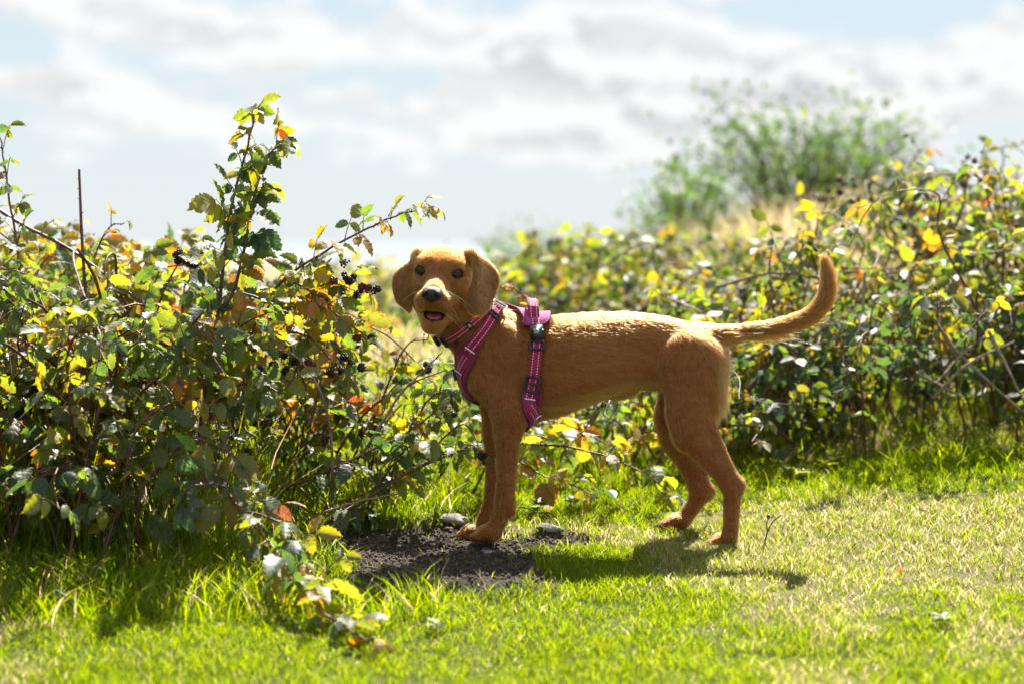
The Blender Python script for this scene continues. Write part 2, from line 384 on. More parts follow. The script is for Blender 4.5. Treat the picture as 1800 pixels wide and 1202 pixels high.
def leaf_mat(name, per_object):
    m, t, o = mat_new(name)
    if per_object: src = t.add('ShaderNodeObjectInfo').outputs['Color']
    else: src = t.add('ShaderNodeVertexColor', layer_name='tint').outputs[0]
    sp = t.add('ShaderNodeSeparateColor'); t.l.new(src, sp.inputs[0]); hue, rnd, brn = sp.outputs
    uv = t.add('ShaderNodeTexCoord').outputs['UV']; su = t.add('ShaderNodeSeparateXYZ'); t.l.new(uv, su.inputs[0])
    au = t.math('ABSOLUTE', t.math('SUBTRACT', su.outputs[0], .5))
    ofs = t.add('ShaderNodeCombineXYZ'); t.set(ofs, 0, t.math('MULTIPLY', rnd, 37.0)); t.set(ofs, 1, t.math('MULTIPLY', rnd, 91.0))
    pv = t.vmath('ADD', uv, ofs.outputs[0])
    n1 = t.noise(pv, 4.5, 5, .65); n2 = t.noise(pv, 14, 3, .6)
    hue = t.math('ADD', hue, t.math('ADD', t.math('MULTIPLY', t.math('SUBTRACT', n1, .5), .62), t.math('MULTIPLY', t.math('SUBTRACT', au, .25), .14)), clamp=True)
    base = t.ramp(hue, [(0, (.009, .024, .009)), (.22, (.018, .044, .010)), (.42, (.050, .086, .009)), (.6, (.118, .130, .010)), (.76, (.22, .17, .012)), (.90, (.27, .10, .014)), (1, (.11, .036, .022))])
    # veins a touch paler, blotches of autumn colour creeping in from the edges
    vein = t.math('SINE', t.math('SUBTRACT', t.math('MULTIPLY', su.outputs[1], 42.0), t.math('MULTIPLY', au, 24.0)))
    vmask = t.rng(vein, .72, 1.0); mid = t.rng(au, .035, .0); vmask = t.math('MAXIMUM', vmask, mid)
    base = t.mix(t.math('MULTIPLY', vmask, .35), base, t.mix(.5, base, (.20, .24, .06, 1)))
    edge = t.math('ADD', t.math('MULTIPLY', au, .45), t.math('MULTIPLY', n1, 1.15))
    bl = t.math('MULTIPLY', t.rng(t.math('ADD', edge, t.math('MULTIPLY', brn, .5)), 1.04, 1.3), 1.0)
    aut = t.ramp(n2, [(.25, (.075, .020, .014)), (.5, (.22, .060, .012)), (.72, (.36, .16, .014))])
    base = t.mix(bl, base, aut)
    spot = t.math('MULTIPLY', t.rng(t.noise(pv, 30, 2), .66, .74), brn); base = t.mix(spot, base, (.035, .012, .012, 1))
    geo = t.add('ShaderNodeNewGeometry'); under = t.mix(.5, base, (.24, .26, .20, 1))
    topc = t.mix(geo.outputs['Backfacing'], base, under)
    pr = t.add('ShaderNodeBsdfPrincipled'); t.l.new(topc, pr.inputs['Base Color']); pr.inputs['Specular IOR Level'].default_value = 1.0; pr.inputs['Coat Weight'].default_value = .25; pr.inputs['Coat Roughness'].default_value = .4
    t.set(pr, 'Roughness', t.math('MULTIPLY_ADD', n2, .2, .44))
    bp_ = t.add('ShaderNodeBump'); bp_.inputs['Strength'].default_value = .14; bp_.inputs['Distance'].default_value = .004
    t.l.new(t.math('ADD', t.math('MULTIPLY', vein, -.4), n2), bp_.inputs['Height']); t.l.new(bp_.outputs[0], pr.inputs['Normal'])
    tr = t.add('ShaderNodeBsdfTranslucent'); hs = t.add('ShaderNodeHueSaturation'); hs.inputs['Value'].default_value = 3.4; hs.inputs['Saturation'].default_value = 1.05; hs.inputs['Hue'].default_value = .49
    t.l.new(base, hs.inputs['Color']); t.l.new(hs.outputs[0], tr.inputs['Color'])
    mx = t.add('ShaderNodeMixShader'); mx.inputs[0].default_value = .55; t.l.new(pr.outputs[0], mx.inputs[1]); t.l.new(tr.outputs[0], mx.inputs[2]); t.l.new(mx.outputs[0], o.inputs[0])
    return m
m_leaf_o = leaf_mat('bramble_leaf', True); m_leaf_s = leaf_mat('bramble_foliage', False)
LEAF_ME = [mesh_np('leaf', V, Q, m_leaf_o, True, uv=U) for V, Q, U in FINE]
LEAF_ME_C = [mesh_np('leaf', V, Q, m_leaf_o, True, uv=U) for V, Q, U in COARSE]
def stem_mat(name, stops, rough=.5):
    m, t, o = mat_new(name); c = t.add('ShaderNodeTexCoord').outputs['Object']
    p = t.add('ShaderNodeBsdfPrincipled'); p.inputs['Roughness'].default_value = rough
    t.l.new(t.ramp(t.noise(c, 35, 5, .6), stops), p.inputs['Base Color'])
    b = t.add('ShaderNodeBump'); b.inputs['Strength'].default_value = .4; b.inputs['Distance'].default_value = .002; t.l.new(t.noise(c, 300, 3), b.inputs['Height']); t.l.new(b.outputs[0], p.inputs['Normal'])
    t.l.new(p.outputs[0], o.inputs[0]); return m
m_cane = stem_mat('red_brown_cane', [(.3, (.055, .024, .020)), (.5, (.115, .036, .030)), (.7, (.13, .085, .04))])
m_green_cane = stem_mat('green_cane', [(.3, (.07, .085, .02)), (.55, (.12, .11, .03)), (.75, (.13, .05, .03))])
m_dead = stem_mat('dead_cane', [(.3, (.13, .095, .065)), (.55, (.26, .20, .145)), (.75, (.36, .29, .22))], .8)
m_berry = simple_mat('ripe_blackberry', (.010, .005, .010), rough=.28, spec=.5); m_berry_r = simple_mat('red_blackberry', (.12, .012, .016), rough=.35); m_berry_d = simple_mat('withered_berry', (.06, .035, .022), rough=.8)
def berry_mesh(name, mat, seed, n=26, jag=0.0):
    r = np.random.RandomState(seed); iv, it = ico(1, 1); a = Acc()
    for i in range(n):
        ph = math.acos(1 - 2 * (i + .5) / n); th = i * 2.39996
        d_ = np.array([math.sin(ph) * math.cos(th), math.sin(ph) * math.sin(th), math.cos(ph) * 1.2]) * (1 + r.normal(0, .05 + jag))
        a.add(d_ * .0055 + iv * .0024 * (1 - .3 * jag), it)
    return a.mesh(name, mat)
def ico(r=1.0, sub=3):
    bm = bmesh.new(); bmesh.ops.create_icosphere(bm, subdivisions=sub, radius=r)
    V = np.array([v.co[:] for v in bm.verts]); T = np.array([[v.index for v in f.verts] for f in bm.faces]); bm.free(); return V, T
BERRY = [berry_mesh('berry', m_berry, 1), berry_mesh('berry', m_berry_r, 2), berry_mesh('berry', m_berry_d, 3, 18, .25)]

class Bush:
    def __init__(s, name, label, cat, base, seed, group=None, fine=True, leafcap=300):
        s.root = empty(name, base); tag(s.root, label, cat, group); s.b = np.array(base, float); s.r = np.random.RandomState(seed); s.L = []; s.fine = fine; s.nb = 0; s.cap = leafcap; s.names = {}
    def part(s, name, me):
        o_ = bpy.data.objects.new(name, me); COL.objects.link(o_); o_.parent = s.root; o_.location = -s.root.location; return o_
    def leaf(s, pos, ax, nrm, size, hue, brn):
        ax = ax / np.linalg.norm(ax); nrm = nrm - ax * nrm.dot(ax); nrm /= np.linalg.norm(nrm) + 1e-9
        s.L.append((pos, np.stack([ax, np.cross(nrm, ax), nrm], 1), size, s.r.randint(0, 8), hue, s.r.rand(), brn))
    def spray(s, pos, ax, size, hue, brn, stems, n=3, petiole=.03):
        """a compound leaf on its stalk"""
        r = s.r; ax = ax / np.linalg.norm(ax); e = pos + ax * petiole + np.array([0, 0, .25 * petiole])
        up = np.array([0, 0, 1.0]); nrm = up + np.array([0, -.3, 0]); nrm = nrm - ax * ax.dot(nrm); nrm /= np.linalg.norm(nrm) + 1e-6
        sd = np.cross(nrm, ax); ro = r.normal(0, .55); nrm = nrm * math.cos(ro) + sd * math.sin(ro); sd = np.cross(nrm, ax)
        stems.append(np.array([pos, (pos + e) / 2 + [0, 0, .004], e, e + ax * size * .3]))
        ax2 = ax + np.array([0, 0, -.35 - .5 * r.rand()])
        s.leaf(e + ax * size * .28, ax2 + r.normal(0, .18, 3), nrm + r.normal(0, .25, 3), size * r.uniform(.95, 1.15), hue + r.normal(0, .06), brn)
        angs = [1.25, -1.25] if n == 3 else [1.0, -1.0, 2.0, -2.0]
        for k, a in enumerate(angs[:max(0, n - 1)]):
            d_ = ax * math.cos(a) + sd * math.sin(a) + np.array([0, 0, -.25 - .5 * r.rand()])
            s.leaf(e, d_ + r.normal(0, .15, 3), nrm + r.normal(0, .3, 3), size * r.uniform(.7, .95) * (.8 if k > 1 else 1), hue + r.normal(0, .07), brn)
    def cane(s, pts, r0=.0035, r1=.0012, mat=None, spacing=.045, start=.15, size=.05, hue=(.45, .16), brn=.35, n5=.15, leafy=1.0, thorns=True, name='cane', pet=(.018, .04), up=.15, berries=0.0, n=36, nleaf=3):
        r = s.r; C = catmull(pts, n); C = C + np.cumsum(r.normal(0, .0012, C.shape), 0) * np.linspace(0, 1, n)[:, None]
        R = np.linspace(r0, r1, n); a = Acc(); a.add(*tube_np(C, R, 7)); stems = []
        ln_ = np.linalg.norm(np.diff(C, axis=0), axis=1); sL = np.concatenate([[0], np.cumsum(ln_)])
        T = np.gradient(C, axis=0); T /= np.linalg.norm(T, axis=1)[:, None] + 1e-9
        if thorns:
            for d_ in np.arange(.01, sL[-1], .014):
                i = min(n - 2, int(np.searchsorted(sL, d_))); v = np.cross(T[i], r.normal(0, 1, 3)); v /= np.linalg.norm(v) + 1e-9
                b_ = C[i] + v * R[i] * .6; tip = C[i] + v * (R[i] + .0042) - T[i] * .002; q = np.cross(T[i], v)
                a.add(np.array([b_ + T[i] * .0016, b_ - T[i] * .0016 + q * .0009, b_ - T[i] * .0016 - q * .0009, tip]), np.array([[0, 1, 3], [1, 2, 3], [2, 0, 3]]))
        k = 0; ph = r.rand() * 6
        for d_ in np.arange(sL[-1] * start, sL[-1] + spacing * .3, spacing):
            d_ += r.normal(0, spacing * .2)
            if r.rand() > leafy: continue
            i = int(np.clip(np.searchsorted(sL, d_), 1, n - 1)); k += 1; ph += 2.4 + r.normal(0, .4)
            v = np.cross(T[i], [0, 0, 1.0]); v = v / (np.linalg.norm(v) + 1e-6); w_ = np.cross(v, T[i])
            ax = v * math.cos(ph) + w_ * math.sin(ph) * .6 + T[i] * .55 + np.array([0, 0, up])
            tip = d_ / sL[-1]
            s.spray(C[i], ax, size * r.uniform(.62, 1.2) * (1 - .35 * tip ** 4), np.clip(r.normal(*hue), 0.02, .98), np.clip(brn + r.normal(0, .25), 0, 1), stems, 5 if r.rand() < n5 else nleaf, r.uniform(*pet))
        for st in stems: a.add(*tube_np(catmull(st, 6), np.linspace(.0011, .0007, 6), 4))
        if r.rand() < berries: s.cluster(C[-1], r.randint(3, 7), a)
        return s.part(name, a.mesh(name, mat or m_cane))
    def cluster(s, p, k, acc=None, kinds=(.5, .2, .3), scale=1.0):
        r = s.r
        for i in range(k):
            q = p + r.normal(0, .013, 3) * scale + np.array([0, 0, .006]); o_ = bpy.data.objects.new('berry', BERRY[r.choice(3, p=kinds)]); COL.objects.link(o_)
            o_.parent = s.root; o_.location = Vector(q - s.b); o_.rotation_euler = r.uniform(0, 6, 3); sc = r.uniform(.8, 1.25) * scale; o_.scale = (sc, sc, sc); s.nb += 1
            if acc is not None: acc.add(*tube_np(np.array([p, (p + q) / 2 + [0, 0, -.003], q]), .0008, 4))
    def finish(s, extra_label=None):
        L = s.L
        if not L: return
        pos = np.array([l[0] for l in L]); size = np.array([l[2] for l in L])
        px = 900 + pos[:, 0] / pos[:, 1] * F; py = HZ + (CZ - pos[:, 2]) / pos[:, 1] * F
        vis = (px > -30) & (px < 1830) & (py > -30) & (py < 1230)
        face = np.abs(np.array([l[1][:, 2] for l in L])[:, 1]) * .7 + .3
        score = size / pos[:, 1] * face * vis * np.exp(-(pos[:, 1] - pos[:, 1].min()) * 1.1)
        order = np.argsort(-score); nobj = min(s.cap, int((score > 0).sum())); me_set = LEAF_ME if s.fine else LEAF_ME_C
        for i in order[:nobj]:
            p_, M, sz, var, hue, rnd, brn = L[i]
            o_ = bpy.data.objects.new('leaf', me_set[var % len(me_set)]); COL.objects.link(o_); o_.parent = s.root
            m4 = Matrix.Identity(4)
            for a in range(3):
                for b_ in range(3): m4[a][b_] = M[a, b_] * sz
                m4[a][3] = p_[a] - s.b[a]
            o_.matrix_basis = m4; o_.color = (hue, rnd, brn, 1)
        rest = order[nobj:]
        if len(rest):
            tmpl = FINE if s.fine else COARSE; VV, QQ, CC, UU = [], [], [], []; nv = 0
            for var in range(len(tmpl)):
                ids = [i for i in rest if L[i][3] % len(tmpl) == var]
                if not ids: continue
                V, Q, U = tmpl[var]; M = np.array([L[i][1] for i in ids]); sz = np.array([L[i][2] for i in ids]); pp = pos[ids]
                W_ = np.einsum('nij,vj->nvi', M, V) * sz[:, None, None] + pp[:, None]
                k = len(V); VV.append(W_.reshape(-1, 3)); QQ.append((Q[None] + (np.arange(len(ids)) * k)[:, None, None]).reshape(-1, 4) + nv); nv += len(ids) * k
                CC.append(np.repeat(np.array([[L[i][4], L[i][5], L[i][6], 1] for i in ids]), k, 0)); UU.append(np.tile(U, (len(ids), 1)))
            o_ = s.part('foliage', mesh_np('foliage', np.concatenate(VV), np.concatenate(QQ), m_leaf_s, True, uv=np.concatenate(UU), col=np.concatenate(CC))); o_['kind'] = 'stuff'
        print(s.root.name, 'leaflets', len(L), 'objects', nobj, 'berries', s.nb)
def wp(*a): return np.array([W(*x) for x in a])
def gz(px, Yd): x_ = (px - 900) * Yd / F; return np.array([x_, Yd, float(ground(x_, Yd))])
def contour(px, rows): return np.interp(px, [r_[0] for r_ in rows], [r_[1] for r_ in rows])
def fill(bush, ncane, px0, px1, y0, y1, top, reach=(.15, .5), **kw):
    """arching canes rooted over a patch of ground, rising to a given outline"""
    r = bush.r
    for i in range(ncane):
        Yd = r.uniform(y0, y1); px = r.uniform(px0, px1); b_ = gz(px, Yd); ang = r.uniform(0, 2 * np.pi)
        rc_ = r.uniform(*reach); d_ = np.array([math.cos(ang), math.sin(ang) * .8 - .35, 0]); d_ /= np.linalg.norm(d_)
        apx = 900 + (b_[0] + d_[0] * rc_ * .6) / (Yd + d_[1] * rc_ * .6) * F
        zt = CZ - (contour(apx, top) - HZ) * Yd / F; hgt = max(.10, (zt - b_[2]) * (1 - .62 * r.rand() ** 1.5))
        tt = np.linspace(0, 1, 6); pts = b_ + d_ * (rc_ * tt)[:, None] + np.array([0, 0, 1]) * (hgt * (1 - (1 - tt / .68) ** 2))[:, None]
        pts[1:] += r.normal(0, .02, (5, 3)); pts[0, 2] -= .02
        g_ = ground(pts[:, 0], pts[:, 1]) + .03; pts[1:, 2] = np.maximum(pts[1:, 2], g_[1:])
        bush.cane(pts, n=20, **kw)

# ---- the big bush on the left
LTOP = [(-400, 400), (0, 385), (100, 400), (170, 440), (260, 452), (360, 455), (450, 470), (540, 495), (620, 560), (700, 650), (800, 720)]
lb = Bush('bramble_bush', 'dense bramble bush with yellowing leaves filling the left side', 'bramble', gz(150, 5.3), 21)
HUE = (.57, .15)
fill(lb, 70, -330, 420, 5.0, 5.75, LTOP, hue=HUE, spacing=.036, size=.057, r0=.0036, thorns=False, berries=.12)
fill(lb, 30, -300, 330, 4.62, 5.0, [(a, b_ + 70) for a, b_ in LTOP], hue=(.50, .15), spacing=.042, size=.056, r0=.0036, thorns=False, berries=.1)
fill(lb, 32, -330, 250, 4.48, 4.8, [(a, b_ + 150) for a, b_ in LTOP], reach=(.1, .25), hue=(.47, .16), spacing=.046, size=.056, r0=.0038, thorns=False)
fill(lb, 16, -200, 420, 4.75, 5.4, LTOP, reach=(.2, .6), leafy=.12, r0=.0042, r1=.0018, thorns=False)
fill(lb, 10, -200, 420, 4.75, 5.4, [(a, b_ + 60) for a, b_ in LTOP], reach=(.2, .6), leafy=0, mat=m_dead, name='dead_cane', r0=.0036, r1=.0015, thorns=False)
lb.cane(wp((-60, 330, 5.1), (33, 393, 5.05), (117, 440, 5.0), (207, 510, 4.95), (283, 577, 4.9), (335, 625, 4.88)), .0042, .0024, leafy=.7, hue=(.6, .15))
lb.cane(np.vstack([wp((-40, 540, 4.9), (7, 577, 4.85), (123, 663, 4.8), (213, 783, 4.78)), gz(297, 4.85)[None]]), .0040, .0052, leafy=.55, hue=(.45, .15))
lb.cane(np.vstack([wp((-30, 700, 4.75), (60, 760, 4.7), (140, 830, 4.66)), wp((210, 905, 4.66))]), .004, .003, leafy=.8, hue=(.25, .12), size=.058)
lb.cane(np.vstack([gz(60, 5.1)[None], wp((50, 700, 5.0), (40, 520, 4.95), (28, 400, 4.95), (14, 300, 4.95), (4, 246, 4.95))]), .004, .0014, start=.45, hue=(.38, .12), spacing=.028, size=.055)
lb.cane(np.vstack([gz(190, 5.2)[None], wp((165, 600, 5.1), (160, 470, 5.1), (185, 400, 5.1), (210, 395, 5.1))]), .003, .0012, start=.6, hue=(.5, .12), size=.036, spacing=.035)
lb.cane(np.vstack([gz(260, 5.15)[None], wp((258, 650, 5.1), (285, 520, 5.05), (330, 450, 5.05), (360, 440, 5.05))]), .003, .0012, start=.4, hue=(.5, .15), berries=1)
for px, py in ((385, 715), (405, 700), (430, 770), (335, 470), (322, 460), (440, 800), (10, 745), (30, 730)):
    lb.cluster(W(px, py, 4.78), 3, kinds=(.85, .1, .05) if px > 100 else (.2, .1, .7))
lb.finish()
st = empty('bare_bramble_shoot', W(141, 430, 5.0)); tag(st, 'bare upright dead stem sticking out above the left bramble bush', 'stem')
a_ = Acc(); sp_ = catmull(np.vstack([gz(160, 5.02)[None], wp((158, 640, 5.0), (147, 470, 5.0), (143, 400, 5.0), (141, 350, 5.0), (139, 298, 5.0))]), 30); a_.add(*tube_np(sp_, np.linspace(.0042, .0026, 30), 7))
for i in (20, 23, 25, 27): a_.add(*tube_np(np.array([sp_[i], sp_[i] + [.006 * (-1) ** i, 0, .004]]), [.0016, .0006], 5))
o_ = obj('stalk', a_.mesh('stalk', m_cane), st); o_.location = -st.location

# ---- tall double cane standing up against the sky
tb = Bush('tall_bramble', 'tall upright bramble cane with two leafy tips against the sky', 'bramble', gz(350, 4.9), 22)
K = dict(hue=(.46, .14), size=.070, spacing=.022, n5=.35, thorns=True, pet=(.012, .03), brn=.45)
tb.cane(np.vstack([gz(345, 4.92)[None], wp((352, 760, 4.84), (366, 640, 4.80), (384, 545, 4.78), (392, 450, 4.76), (408, 350, 4.75), (426, 280, 4.75), (438, 215, 4.75), (436, 192, 4.75))]), .0052, .0013, start=.33, n=48, **K)
tb.cane(wp((384, 550, 4.78), (410, 515, 4.78), (428, 450, 4.77), (446, 362, 4.76), (470, 285, 4.75), (492, 250, 4.75), (535, 245, 4.74)), .0040, .0012, start=.2, n=48, **K)
tb.cane(wp((372, 600, 4.79), (400, 590, 4.74), (450, 560, 4.70), (500, 545, 4.68)), .0026, .0012, start=.3, **K)
tb.cane(wp((362, 680, 4.82), (330, 640, 4.76), (290, 610, 4.72), (250, 600, 4.70)), .0026, .0012, start=.3, **K)
tb.cane(wp((355, 740, 4.84), (400, 690, 4.76), (450, 670, 4.70), (505, 690, 4.66)), .0028, .0012, start=.2, **K)
tb.finish()
# ---- arching cane over the gap to the dog's head and the tangle at the dog's chest
ab = Bush('arching_bramble', 'bramble with a cane arching up to the right above the puppy head', 'bramble', gz(430, 5.0), 23)
K = dict(hue=(.54, .14), size=.062, spacing=.023, n5=.3, brn=.5, pet=(.012, .03))
ab.cane(np.vstack([gz(425, 5.02)[None], wp((430, 700, 4.95), (450, 560, 4.92), (500, 490, 4.90), (570, 445, 4.88), (640, 408, 4.86), (700, 386, 4.85), (758, 371, 4.84))]), .0042, .0012, start=.38, n=48, **K)
ab.cane(wp((470, 540, 4.91), (520, 520, 4.9), (580, 500, 4.88), (630, 520, 4.86)), .0026, .0011, start=.2, **K, berries=1)
ab.cane(wp((500, 492, 4.90), (545, 510, 4.84), (600, 560, 4.8), (650, 590, 4.8)), .0026, .0011, start=.15, **K, berries=1)
ab.cane(wp((440, 620, 4.93), (500, 585, 4.88), (560, 600, 4.84), (620, 640, 4.80)), .003, .0012, start=.15, **K, berries=1)
fill(ab, 12, 400, 600, 4.95, 5.5, LTOP, reach=(.1, .35), hue=(.5, .18), spacing=.046, size=.048, thorns=False, r0=.0028, berries=.4)
for px, py in ((628, 505), (640, 512), (600, 480), (618, 498), (470, 635), (520, 660), (505, 632), (530, 650)): ab.cluster(W(px, py, 4.8), 3, kinds=(.6, .25, .15))
ab.finish()
lowb = Bush('low_bramble', 'tangle of low bramble stems and leaves reaching the puppy chest', 'bramble', gz(600, 4.95), 24)
K = dict(hue=(.42, .16), size=.058, spacing=.036, n5=.1, brn=.25, pet=(.012, .035))
lowb.cane(np.vstack([gz(455, 4.9)[None], wp((468, 868, 4.86), (558, 836, 4.84), (643, 797, 4.83), (720, 760, 4.84), (775, 715, 4.86), (806, 690, 4.90))]), .0038, .0013, start=.2, n=44, **K)
lowb.cane(np.vstack([gz(515, 4.95)[None], wp((529, 905, 4.92), (622, 876, 4.9), (694, 847, 4.9), (770, 815, 4.92), (832, 786, 4.95)), ]), .0038, .0014, start=.3, n=44, **K)
lowb.cane(np.vstack([gz(560, 5.05)[None], wp((590, 800, 5.0), (650, 720, 4.98), (720, 680, 4.97), (790, 650, 4.98))]), .0034, .0013, start=.25, **K)
lowb.cane(np.vstack([gz(600, 5.1)[None], wp((640, 780, 5.05), (690, 660, 5.03), (720, 600, 5.02), (760, 585, 5.02))]), .003, .0012, start=.35, hue=(.6, .18), size=.042, brn=.6)
lowb.cane(np.vstack([gz(680, 5.0)[None], wp((690, 830, 4.93), (730, 740, 4.9), (770, 690, 4.88), (800, 700, 4.86))]), .003, .0012, start=.35, **K)
lowb.cane(np.vstack([gz(640, 4.95)[None], wp((660, 860, 4.88), (700, 800, 4.84), (745, 770, 4.83), (790, 790, 4.83))]), .003, .0012, start=.35, **K)
lowb.cane(wp((636, 800, 4.82), (675, 738, 4.80), (711, 686, 4.79), (745, 656, 4.79), (779, 625, 4.80)), .0032, .0014, mat=m_dead, leafy=0, thorns=True, name='dead_cane')
lowb.cane(np.vstack([gz(585, 4.86)[None], wp((583, 793, 4.82), (572, 711, 4.78), (543, 647, 4.77), (515, 622, 4.77), (486, 611, 4.78))]), .0036, .0014, mat=m_dead, leafy=0, name='dead_cane')
lowb.cane(np.vstack([gz(560, 4.86)[None], wp((610, 895, 4.80), (680, 850, 4.8), (740, 815, 4.82), (800, 800, 4.86))]), .0032, .0014, mat=m_cane, leafy=.4, **{k: v for k, v in K.items()})
lowb.cane(np.vstack([gz(500, 4.82)[None], wp((570, 900, 4.78), (640, 880, 4.78), (700, 870, 4.8))]), .003, .0014, mat=m_dead, leafy=0, name='dead_cane')
fill(lowb, 20, 470, 760, 4.95, 5.35, [(a, b_ + 25) for a, b_ in LTOP], reach=(.1, .3), hue=(.45, .2), spacing=.048, size=.044, thorns=False, r0=.0026, berries=.3)
lowb.finish()
# ---- trailing cane in front, out over the lawn
tr_ = Bush('trailing_bramble', 'trailing bramble cane with pale purplish leaves hanging out over the lawn', 'bramble', gz(360, 4.75), 25)
K = dict(hue=(.52, .2), size=.064, spacing=.034, n5=.35, brn=.55, pet=(.010, .028), up=.25)
tr_.cane(wp((352, 760, 4.72), (362, 785, 4.64), (400, 860, 4.52), (424, 898, 4.45), (478, 960, 4.34), (521, 1015, 4.22), (565, 1068, 4.12), (610, 1100, 4.05), (655, 1128, 4.0)), .0040, .0014, start=.12, n=50, **K)
tr_.cane(wp((400, 858, 4.52), (370, 850, 4.45), (330, 860, 4.42), (318, 900, 4.42)), .0022, .0012, start=.1, hue=(.3, .1), size=.06, spacing=.03, brn=.3)
tr_.cane(wp((424, 898, 4.45), (460, 905, 4.40), (505, 930, 4.36), (540, 985, 4.32), (565, 1010, 4.3)), .0022, .0012, start=.15, hue=(.66, .15), size=.046, spacing=.03, brn=.5)
tr_.finish()
# ---- spray behind the dog's legs
sb_ = Bush('bramble_spray', 'bramble spray with yellow and brown leaves seen between the puppy legs', 'bramble', gz(850, 5.2), 26)
K = dict(hue=(.57, .15), size=.056, spacing=.032, n5=.1, brn=.6, pet=(.012, .03))
sb_.cane(np.vstack([gz(760, 5.25)[None], wp((800, 800, 5.18), (860, 785, 5.12), (920, 781, 5.08), (985, 784, 5.06), (1050, 800, 5.05), (1125, 829, 5.04), (1180, 867, 5.03), (1206, 885, 5.02))]), .0036, .0012, start=.25, n=50, **K)
sb_.cane(np.vstack([gz(830, 5.2)[None], wp((870, 800, 5.1), (915, 815, 5.05), (950, 836, 5.0), (1000, 851, 4.98), (1045, 873, 4.97))]), .003, .0011, mat=m_green_cane, start=.3, n=36, **K)
sb_.cane(np.vstack([gz(920, 5.4)[None], wp((925, 780, 5.35), (960, 740, 5.3), (1010, 750, 5.28), (1060, 770, 5.25))]), .003, .0011, start=.2, **K)
fill(sb_, 38, 820, 1270, 5.3, 5.95, [(800, 690), (1300, 640)], reach=(.1, .3), hue=(.45, .14), spacing=.044, size=.044, thorns=False, r0=.0026)
sb_.finish()
sg_ = Bush('bramble_sprig', 'small bramble sprig with red and green leaflets behind the puppy nape', 'bramble', gz(940, 5.35), 27)
sg_.cane(np.vstack([gz(945, 5.4)[None], wp((942, 640, 5.3), (936, 560, 5.22), (926, 530, 5.2), (902, 511, 5.2), (874, 512, 5.2))]), .0026, .0012, start=.62, hue=(.6, .25), size=.022, spacing=.016, brn=.6, pet=(.006, .012))
sg_.finish()

# ---- thicket on the right, out of focus
RTOP = [(880, 470), (960, 455), (1100, 450), (1200, 450), (1280, 470), (1340, 440), (1420, 400), (1500, 345), (1600, 320), (1690, 300), (1800, 300), (2200, 290)]
tk = Bush('bramble_thicket', 'large bramble thicket rising behind the puppy tail on the right', 'bramble', gz(1550, 6.1), 31, fine=False)
fill(tk, 125, 1250, 2150, 5.65, 6.8, RTOP, reach=(.15, .5), hue=(.49, .14), spacing=.042, size=.048, thorns=False, r0=.0035, brn=.4, berries=.3)
fill(tk, 80, 1285, 2150, 5.42, 5.95, [(a, b_ + 190) for a, b_ in RTOP], reach=(.12, .35), hue=(.34, .16), spacing=.05, size=.046, thorns=False, r0=.003)
for pts in (((1800, 565, 5.9), (1740, 585, 5.8), (1690, 620, 5.75), (1640, 670, 5.7)), ((1640, 560, 5.8), (1690, 625, 5.75), (1760, 690, 5.72), (1800, 730, 5.7)), ((1738, 583, 5.7), (1768, 640, 5.66), (1800, 700, 5.64)),
            ((1520, 480, 5.9), (1515, 560, 5.85), (1500, 630, 5.82)), ((1510, 595, 5.85), (1530, 640, 5.8), (1560, 655, 5.8)), ((1780, 440, 6.0), (1690, 455, 6.0), (1600, 480, 6.0)), ((1640, 700, 5.72), (1700, 640, 5.7), (1780, 600, 5.7)), ((1610, 655, 5.75), (1690, 690, 5.7)),
            ((1260, 505, 6.1), (1360, 480, 6.05), (1450, 490, 6.0)), ((1270, 640, 5.9), (1340, 620, 5.85), (1440, 560, 5.85))):
    tk.cane(wp(*[(a, b_, c_ - .34) for a, b_, c_ in pts]), .0042, .0024, mat=m_dead, leafy=0, thorns=False, name='dead_cane', n=20)
K = dict(size=.042, spacing=.034, n5=.1, brn=.3, thorns=False)
tk.cane(wp((1560, 560, 5.8), (1580, 620, 5.72), (1590, 680, 5.68), (1570, 740, 5.66)), .003, .0015, hue=(.68, .1), **K)
tk.cane(wp((1600, 650, 5.75), (1620, 720, 5.66), (1650, 760, 5.62), (1690, 790, 5.6)), .003, .0015, hue=(.42, .1), **K)
tk.cane(wp((1520, 680, 5.75), (1510, 730, 5.66), (1490, 770, 5.62), (1460, 800, 5.6)), .003, .0015, hue=(.66, .1), **K)
tk.cane(wp((1250, 790, 5.6), (1290, 778, 5.5), (1330, 772, 5.46), (1352, 778, 5.45)), .0028, .0014, mat=m_dead, hue=(.66, .08), **K)
tk.cane(wp((1440, 760, 5.6), (1420, 800, 5.45), (1390, 830, 5.4), (1360, 850, 5.36)), .0028, .0014, hue=(.6, .1), **K)
fill(tk, 34, 1280, 2150, 5.8, 7.0, [(a, b_ - 5) for a, b_ in RTOP], reach=(.2, .7), leafy=0, mat=m_dead, name='dead_cane', r0=.0045, r1=.0018, thorns=False)
fill(tk, 16, 1300, 2150, 6.2, 7.0, [(a, b_ - 50) for a, b_ in RTOP], reach=(.1, .3), hue=(.52, .15), spacing=.05, size=.04, thorns=False, r0=.003)
for px, py in ((1490, 325), (1520, 335), (1420, 430), (1460, 345), (1700, 300), (1720, 310), (1270, 550), (1400, 440), (1690, 320), (1580, 400), (1650, 390)): tk.cluster(W(px, py, 6.3), 5, kinds=(.25, .1, .65), scale=1.15)
tk.finish()
